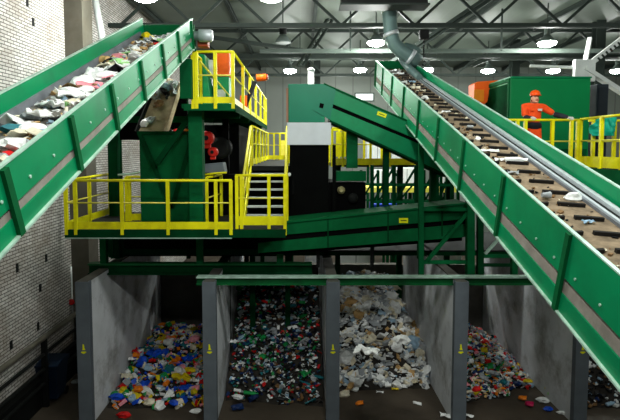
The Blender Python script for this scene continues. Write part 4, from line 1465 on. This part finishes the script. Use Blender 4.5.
# slender dark cabinet right of it
a, b = at(594, 165, 16), at(609, 84, 16)
t = thing('dark_cabinet', 'dark blue grey cabinet right of the green cabin', 'cabinet', (a.x, 16, RZ_))
MB().box(a.x, b.x, 16, 16.8, RZ_, b.z).build('body', mat('dark blue grey', (34, 44, 52), .6), t, .02)
MB().box(a.x + .05, b.x - .05, 15.98, 16, RZ_ + .1, b.z - .1).build('door', mat('dark grey door', (28, 36, 42), .6), t)
# orange machine
Yo = 16.6
a, b = at(474, 105, Yo), at(499, 80, Yo)
t = thing('orange_machine', 'orange machine with a bent arm left of the green cabin', 'machine', ((a.x + b.x) / 2, Yo, 5.5))
z0, z1_ = a.z, b.z
MB().prism([(a.x, Yo, z1_ - .12), (a.x + .1, Yo, z1_ - .05), (b.x, Yo, z1_), (b.x, Yo, z1_ - .14), (a.x + .52, Yo, z1_ - .2), (a.x + .42, Yo, z0 + .1), (a.x + .3, Yo, z0), (a.x + .02, Yo, z0)], (0, .6, 0)).build('arm', ORANGE, t, .02)
MB().box(a.x - .02, a.x + .3, Yo - .05, Yo, z0 + .1, z1_ - .3).build('cover', mat('amber orange', (250, 140, 20), .5), t, .02)
MB().box(a.x + .05, a.x + .4, Yo + .1, Yo + .5, RZ_ - .1, z0).build('pedestal', DSTEEL, t)
MB().tube([(a.x + .52, Yo + .1, z1_ - .3), (a.x + .7, Yo + .1, z0 + .3), (b.x, Yo + .1, z0 + .1)], .03, 8).build('hose', DSTEEL, t)
# teal tarp hung on the far railing
m = MB()
n = 16
Yt2 = Yq + .26
ta, tb_ = at(588, 136, Yt2), at(613, 117, Yt2)
for sgn in (0, 1):
    for j in range(n + 1):
        for i in range(n + 1):
            u, v = i / n, j / n
            top = .55 + .45 * math.sin(min(u * 1.6, 1) * math.pi / 2)
            x = ta.x + (tb_.x - ta.x) * u
            z = ta.z + (tb_.z - ta.z) * v * top
            y = Yt2 - .08 + .08 * math.sin(u * 14 + v * 3) - .1 * (1 - v) + .02 * sgn + .05 * noise.noise(V((u * 5, v * 5, 2)))
            m.v.append(V((x, y, z)))
K = (n + 1) ** 2
for sgn in (0, 1):
    for j in range(n):
        for i in range(n):
            q = sgn * K + j * (n + 1) + i
            f = [q, q + 1, q + n + 2, q + n + 1]
            m.f.append(f if sgn else f[::-1])
            m.mi.append(0)
            m.s.append(True)
for i in range(n):
    for a, b in ((i, i + 1), (n * (n + 1) + i, n * (n + 1) + i + 1), (i * (n + 1), (i + 1) * (n + 1)), (i * (n + 1) + n, (i + 1) * (n + 1) + n)):
        m.f.append([a, b, b + K, a + K])
        m.mi.append(0)
        m.s.append(True)
o = m.build('tarpaulin', TEALT)
tag(o, 'teal tarpaulin draped over the yellow railing right of the worker', 'tarpaulin')


# -------------------------------------------------------------------- the worker
def skin_mesh(name, verts, edges, radii, m_, parent, sub=2, root=0):
    """verts in the worker's own frame; grow a skin over the chain and bake it"""
    me = bpy.data.meshes.new(name)
    me.from_pydata([V(v) for v in verts], edges, [])
    o = bpy.data.objects.new(name, me)
    COL.objects.link(o)
    o.modifiers.new('skin', 'SKIN')
    for i, r in enumerate(radii):
        sv = me.skin_vertices[0].data[i]
        sv.radius = r if isinstance(r, tuple) else (r, r)
        sv.use_root = (i == root)
    s = o.modifiers.new('sub', 'SUBSURF')
    s.levels = s.render_levels = sub
    dg = bpy.context.evaluated_depsgraph_get()
    dg.update()
    ev = bpy.data.meshes.new_from_object(o.evaluated_get(dg))
    o.modifiers.clear()
    o.data = ev
    ev.materials.clear()
    ev.materials.append(m_)
    for p in ev.polygons:
        p.use_smooth = True
    ev.name = name
    if parent:
        o.parent = parent
    return o


YW = 12.62
wx = at(533, 120, YW).x
wk = thing('person', 'worker in an orange hard hat and orange jacket leaning both hands on the yellow railing', 'person', (wx, YW, RZ_))
S = .98
railz = 1.1
# joints in the worker's frame: x to the picture's right, y away from the camera, z up from the deck
ry = Yq - YW
Lsh, Rsh = V((-.205, 0, 1.44)), V((.205, .0, 1.44))
Lel, Rel = V((-.25, -.12, 1.17)), V((.47, -.10, 1.25))
Lwr, Rwr = V((-.185, -.36, 1.145)), V((.70, -.36, 1.155))
body_v = [(0, 0, .95), (0, 0, 1.12), (0, .01, 1.30), (0, .01, 1.43), (.01, 0, 1.53), (.02, -.02, 1.62), (.02, -.02, 1.71),
          Lsh, Lel, Lwr, Rsh, Rel, Rwr,
          (-.1, 0, .9), (-.12, -.02, .5), (-.12, .02, .09), (-.12, -.14, .05),
          (.1, 0, .9), (.12, -.02, .5), (.13, .02, .09), (.13, -.14, .05)]
body_e = [(0, 1), (1, 2), (2, 3), (3, 4), (4, 5), (5, 6), (3, 7), (7, 8), (8, 9), (3, 10), (10, 11), (11, 12), (0, 13), (13, 14), (14, 15), (15, 16), (0, 17), (17, 18), (18, 19), (19, 20)]
body_r = [(.15, .11), (.14, .1), (.16, .11), (.13, .09), .058, (.078, .092), (.07, .085), .062, .045, .03, .062, .045, .03, .085, .06, .045, .04, .085, .06, .045, .04]
body = skin_mesh('body', body_v, body_e, body_r, SKIN, wk)
# head detail belongs to the body: nose, ears, chin joined into the same mesh
bm = bmesh.new()
bm.from_mesh(body.data)
hc = V((.02, -.03, 1.645))


def blob(c, sx, sy, sz, sub=2):
    r = bmesh.ops.create_icosphere(bm, subdivisions=sub, radius=1)
    for v in r['verts']:
        v.co = V((c[0] + v.co.x * sx, c[1] + v.co.y * sy, c[2] + v.co.z * sz))
    for f in {f for v in r['verts'] for f in v.link_faces}:
        f.smooth = True


blob(hc + V((.0, .01, .0)), .078, .1, .115, 3)
blob(hc + V((.01, -.1, -.015)), .016, .026, .032)
blob(hc + V((.005, -.055, -.09)), .04, .04, .03)
blob(hc + V((-.08, .01, -.01)), .012, .022, .034)
blob(hc + V((.08, .01, -.01)), .012, .022, .034)
bm.to_mesh(body.data)
bm.free()
m = MB()
for s in (-1, 1):
    m.lathe(hc + V((.008 + .032 * s, -.088, .02)), [(.002, -.008), (.010, -.004), (.011, .006)], 10, 0, 'Y')
m2 = MB()
for q in m.v:
    q += worldloc(wk)
m.build('eye', EYEM, wk)
m = MB().box(hc.x - .02, hc.x + .035, hc.y - .098, hc.y - .085, hc.z - .06, hc.z - .048)
for q in m.v:
    q += worldloc(wk)
m.build('mouth', LIPS, wk)
m = MB().lathe(hc + V((0, .03, -.02)), [(.07, -.04), (.086, 0), (.09, .05), (.088, .09)], 20)
for q in m.v:
    q.y = hc.y + .02 + (q.y - hc.y - .02) * 1.05 + .012
    q += worldloc(wk)
m.build('hair', HAIR, wk)
# helmet
m = MB().lathe(hc + V((0, .005, .055)), [(.112, 0), (.116, .01), (.115, .04), (.106, .08), (.085, .11), (.05, .128), (.005, .135)], 24)
for q in m.v:
    q.y = hc.y + .005 + (q.y - hc.y - .005) * 1.18
    q += worldloc(wk)
hel = m.build('helmet', HELM, wk)
m = MB().lathe(hc + V((.004, -.03, .05)), [(.112, 0), (.12, .004), (.118, .012), (.1, .018)], 24)
for q in m.v:
    q.y = hc.y - .02 + (q.y - hc.y + .02) * 1.22
    q += worldloc(wk)
m.build('brim', HELM, hel)
m = MB().tube([hc + V((0, -.12, .09)), hc + V((0, -.09, .15)), hc + V((0, -.03, .186)), hc + V((0, .05, .186)), hc + V((0, .1, .15))], .011, 8)
for q in m.v:
    q += worldloc(wk)
m.build('ridge', HELM, hel)
# clothes
jk = skin_mesh('jacket', [(0, 0, 1.0), (0, 0, 1.2), (0, .01, 1.34), (0, .01, 1.45), (.01, .0, 1.49), Lsh, lerp(Lsh, Lel, .55), lerp(Lsh, Lel, .95), Rsh, lerp(Rsh, Rel, .55), lerp(Rsh, Rel, .97)],
               [(0, 1), (1, 2), (2, 3), (3, 4), (3, 5), (5, 6), (6, 7), (3, 8), (8, 9), (9, 10)],
               [(.2, .15), (.2, .15), (.215, .155), (.17, .125), .09, .1, .082, .075, .1, .082, .075], HIVIS, wk)
for a, b in ((Lel, Lwr), (Rel, Rwr)):
    skin_mesh('sleeve', [lerp(a, b, -.1), lerp(a, b, .4), lerp(a, b, .95)], [(0, 1), (1, 2)], [.075, .066, .05], NAVY, jk)
skin_mesh('waistband', [(0, 0, .86), (0, 0, .97), (0, 0, 1.1)], [(0, 1), (1, 2)], [(.215, .165), (.225, .175), (.22, .17)], NAVY, wk)
skin_mesh('collar', [(.005, -.005, 1.49), (.01, -.005, 1.535)], [(0, 1)], [.085, .08], NAVY, jk, 1)
tr = skin_mesh('trousers', [(0, 0, 1.04), (0, 0, .86), (-.105, 0, .8), (-.12, -.02, .5), (-.125, .02, .12), (.105, 0, .8), (.12, -.02, .5), (.13, .02, .12)],
               [(0, 1), (1, 2), (2, 3), (3, 4), (1, 5), (5, 6), (6, 7)], [(.19, .145), (.18, .14), .12, .098, .085, .12, .098, .085], HIVIS, wk)
m = MB()
for s in (-1, 1):
    p = V((.09 * s, -.16, 1.36))
    q_ = MB().box(p.x - .045, p.x + .045, p.y - .012, p.y + .02, p.z - .03, p.z + .02)
    for v in q_.v:
        v += worldloc(wk)
    q_.build('pocket', HIVIS if s < 0 else GLOVE, jk)
for s in (-1, 1):
    skin_mesh('boot', [(.125 * s, .05, .1), (.125 * s, .03, .055), (.125 * s, -.1, .045), (.13 * s, -.17, .04)], [(0, 1), (1, 2), (2, 3)], [.06, .055, .05, .04], BOOT, wk)


def hand(wr, dirx, parent):
    """gloved hand with four fingers closed over the rail and a thumb"""
    top = V((wr.x + .0, ry, railz + .055))
    d = V((dirx, 0, 0))
    vs, es, rs = [wr, lerp(wr, top, .45) + V((0, 0, .01)), top + V((0, .03, .005))], [(0, 1), (1, 2)], [.034, (.044, .03), (.046, .026)]
    for k, (off, l) in enumerate(((-.036, .9), (-.012, 1.0), (.012, .96), (.036, .78))):
        i0 = len(vs)
        b = top + V((off, .012, 0))
        vs += [b, b + V((off * .1, -.038 * l, -.002)), b + V((off * .15, -.058 * l, -.034)), b + V((off * .15, -.048 * l, -.066 * l))]
        es += [(2, i0), (i0, i0 + 1), (i0 + 1, i0 + 2), (i0 + 2, i0 + 3)]
        rs += [.0125, .0115, .0105, .009]
    i0 = len(vs)
    b = lerp(wr, top, .6) + V((dirx * .045, 0, 0))
    vs += [b, b + V((dirx * .03, -.02, -.02)), b + V((dirx * .02, -.035, -.055))]
    es += [(1, i0), (i0, i0 + 1), (i0 + 1, i0 + 2)]
    rs += [.015, .0135, .011]
    o = skin_mesh('glove', vs, es, rs, GLOVE, parent, 2)
    return o


hand(Lwr, 1, wk)
hand(Rwr, -1, wk)

# ------------------------------------------------- left wall rails, bin and floor bits
t = thing('wall_guard_rail', 'grey pipe guard rail in four rows along the foot of the brick wall', 'rail', (WX + .4, 10, 0))
for z, r in ((1.42, .07), (1.02, .045), (.66, .045), (.3, .045)):
    MB().tube([(WX + .3, 4, z), (WX + .3, 14.5, z)], r, 10).build('rail', PILM if z > 1.2 else DSTEEL, t)
for y in (6, 8.1, 10.2, 12.3, 14.2):
    MB().box(WX + .24, WX + .36, y - .05, y + .05, FZ, 1.42).build('rail_post', DSTEEL, t)
struct('trim_2', MB().box(WX, WX + .22, 2, 14.6, FZ, .4), DSTEEL, 'dark plinth along the foot of the brick wall')
p = on_z(52, 398, FZ)
t = thing('wheeled_bin', 'dark blue wheeled bin in the gloom beside the brick wall', 'bin', p)
MB().hexa([p + V((-.24, -.25, .08)), p + V((.24, -.25, .08)), p + V((.24, .25, .08)), p + V((-.24, .25, .08))], [p + V((-.3, -.32, .92)), p + V((.3, -.32, .92)), p + V((.3, .32, .92)), p + V((-.3, .32, .92))]).build('body', BLUED, t, .02)
MB().prism([p + V((-.32, -.35, .92)), p + V((-.32, .36, .92)), p + V((-.32, .36, 1.02)), p + V((-.32, -.1, 1.03)), p + V((-.32, -.35, .97))], (.64, 0, 0)).build('lid', BLUED, t, .01)
for s in (-1, 1):
    MB().lathe(p + V((.24 * s - .03, .25, .1)), [(.1, 0), (.1, .06)], 18, 0, 'X').build('wheel', BOOT, t)
MB().tube([p + V((-.25, .4, .98)), p + V((.25, .4, .98))], .02, 8).build('handle', BLUED, t)
p = at(73, 301, 14.5)
t = thing('red_valve', 'small red valve on a thin pipe beside the first bay divider', 'valve', (p.x, 14.45, p.z))
MB().lathe((p.x, 14.4, p.z), [(.07, -.03), (.09, 0), (.07, .03)], 16, 0, 'Y').build('hand_wheel', REDV, t)
MB().tube([(p.x, 14.45, p.z - 1.2), (p.x, 14.45, p.z + 1.0)], .025, 8).build('pipe', WHITE, t)
# dark wall end cabinet beyond the fifth bay etc. are out of the picture

# -------------------------------------------------------------------- world, view
w = bpy.data.worlds.new('world')
SC.world = w
w.use_nodes = True
w.node_tree.nodes['Background'].inputs['Color'].default_value = (.75, .85, .82, 1)
w.node_tree.nodes['Background'].inputs['Strength'].default_value = .04
vs_ = SC.view_settings
vs_.view_transform = 'Standard'
vs_.look = 'None'
vs_.gamma = 1
vs_.use_curve_mapping = False
vs_.exposure = 0.72
for o in list(SC.objects):
    if o.parent is None:
        o.location.z -= FZ
try:
    SC.cycles.use_denoising = True
    SC.cycles.sample_clamp_indirect = 4
except Exception:
    pass
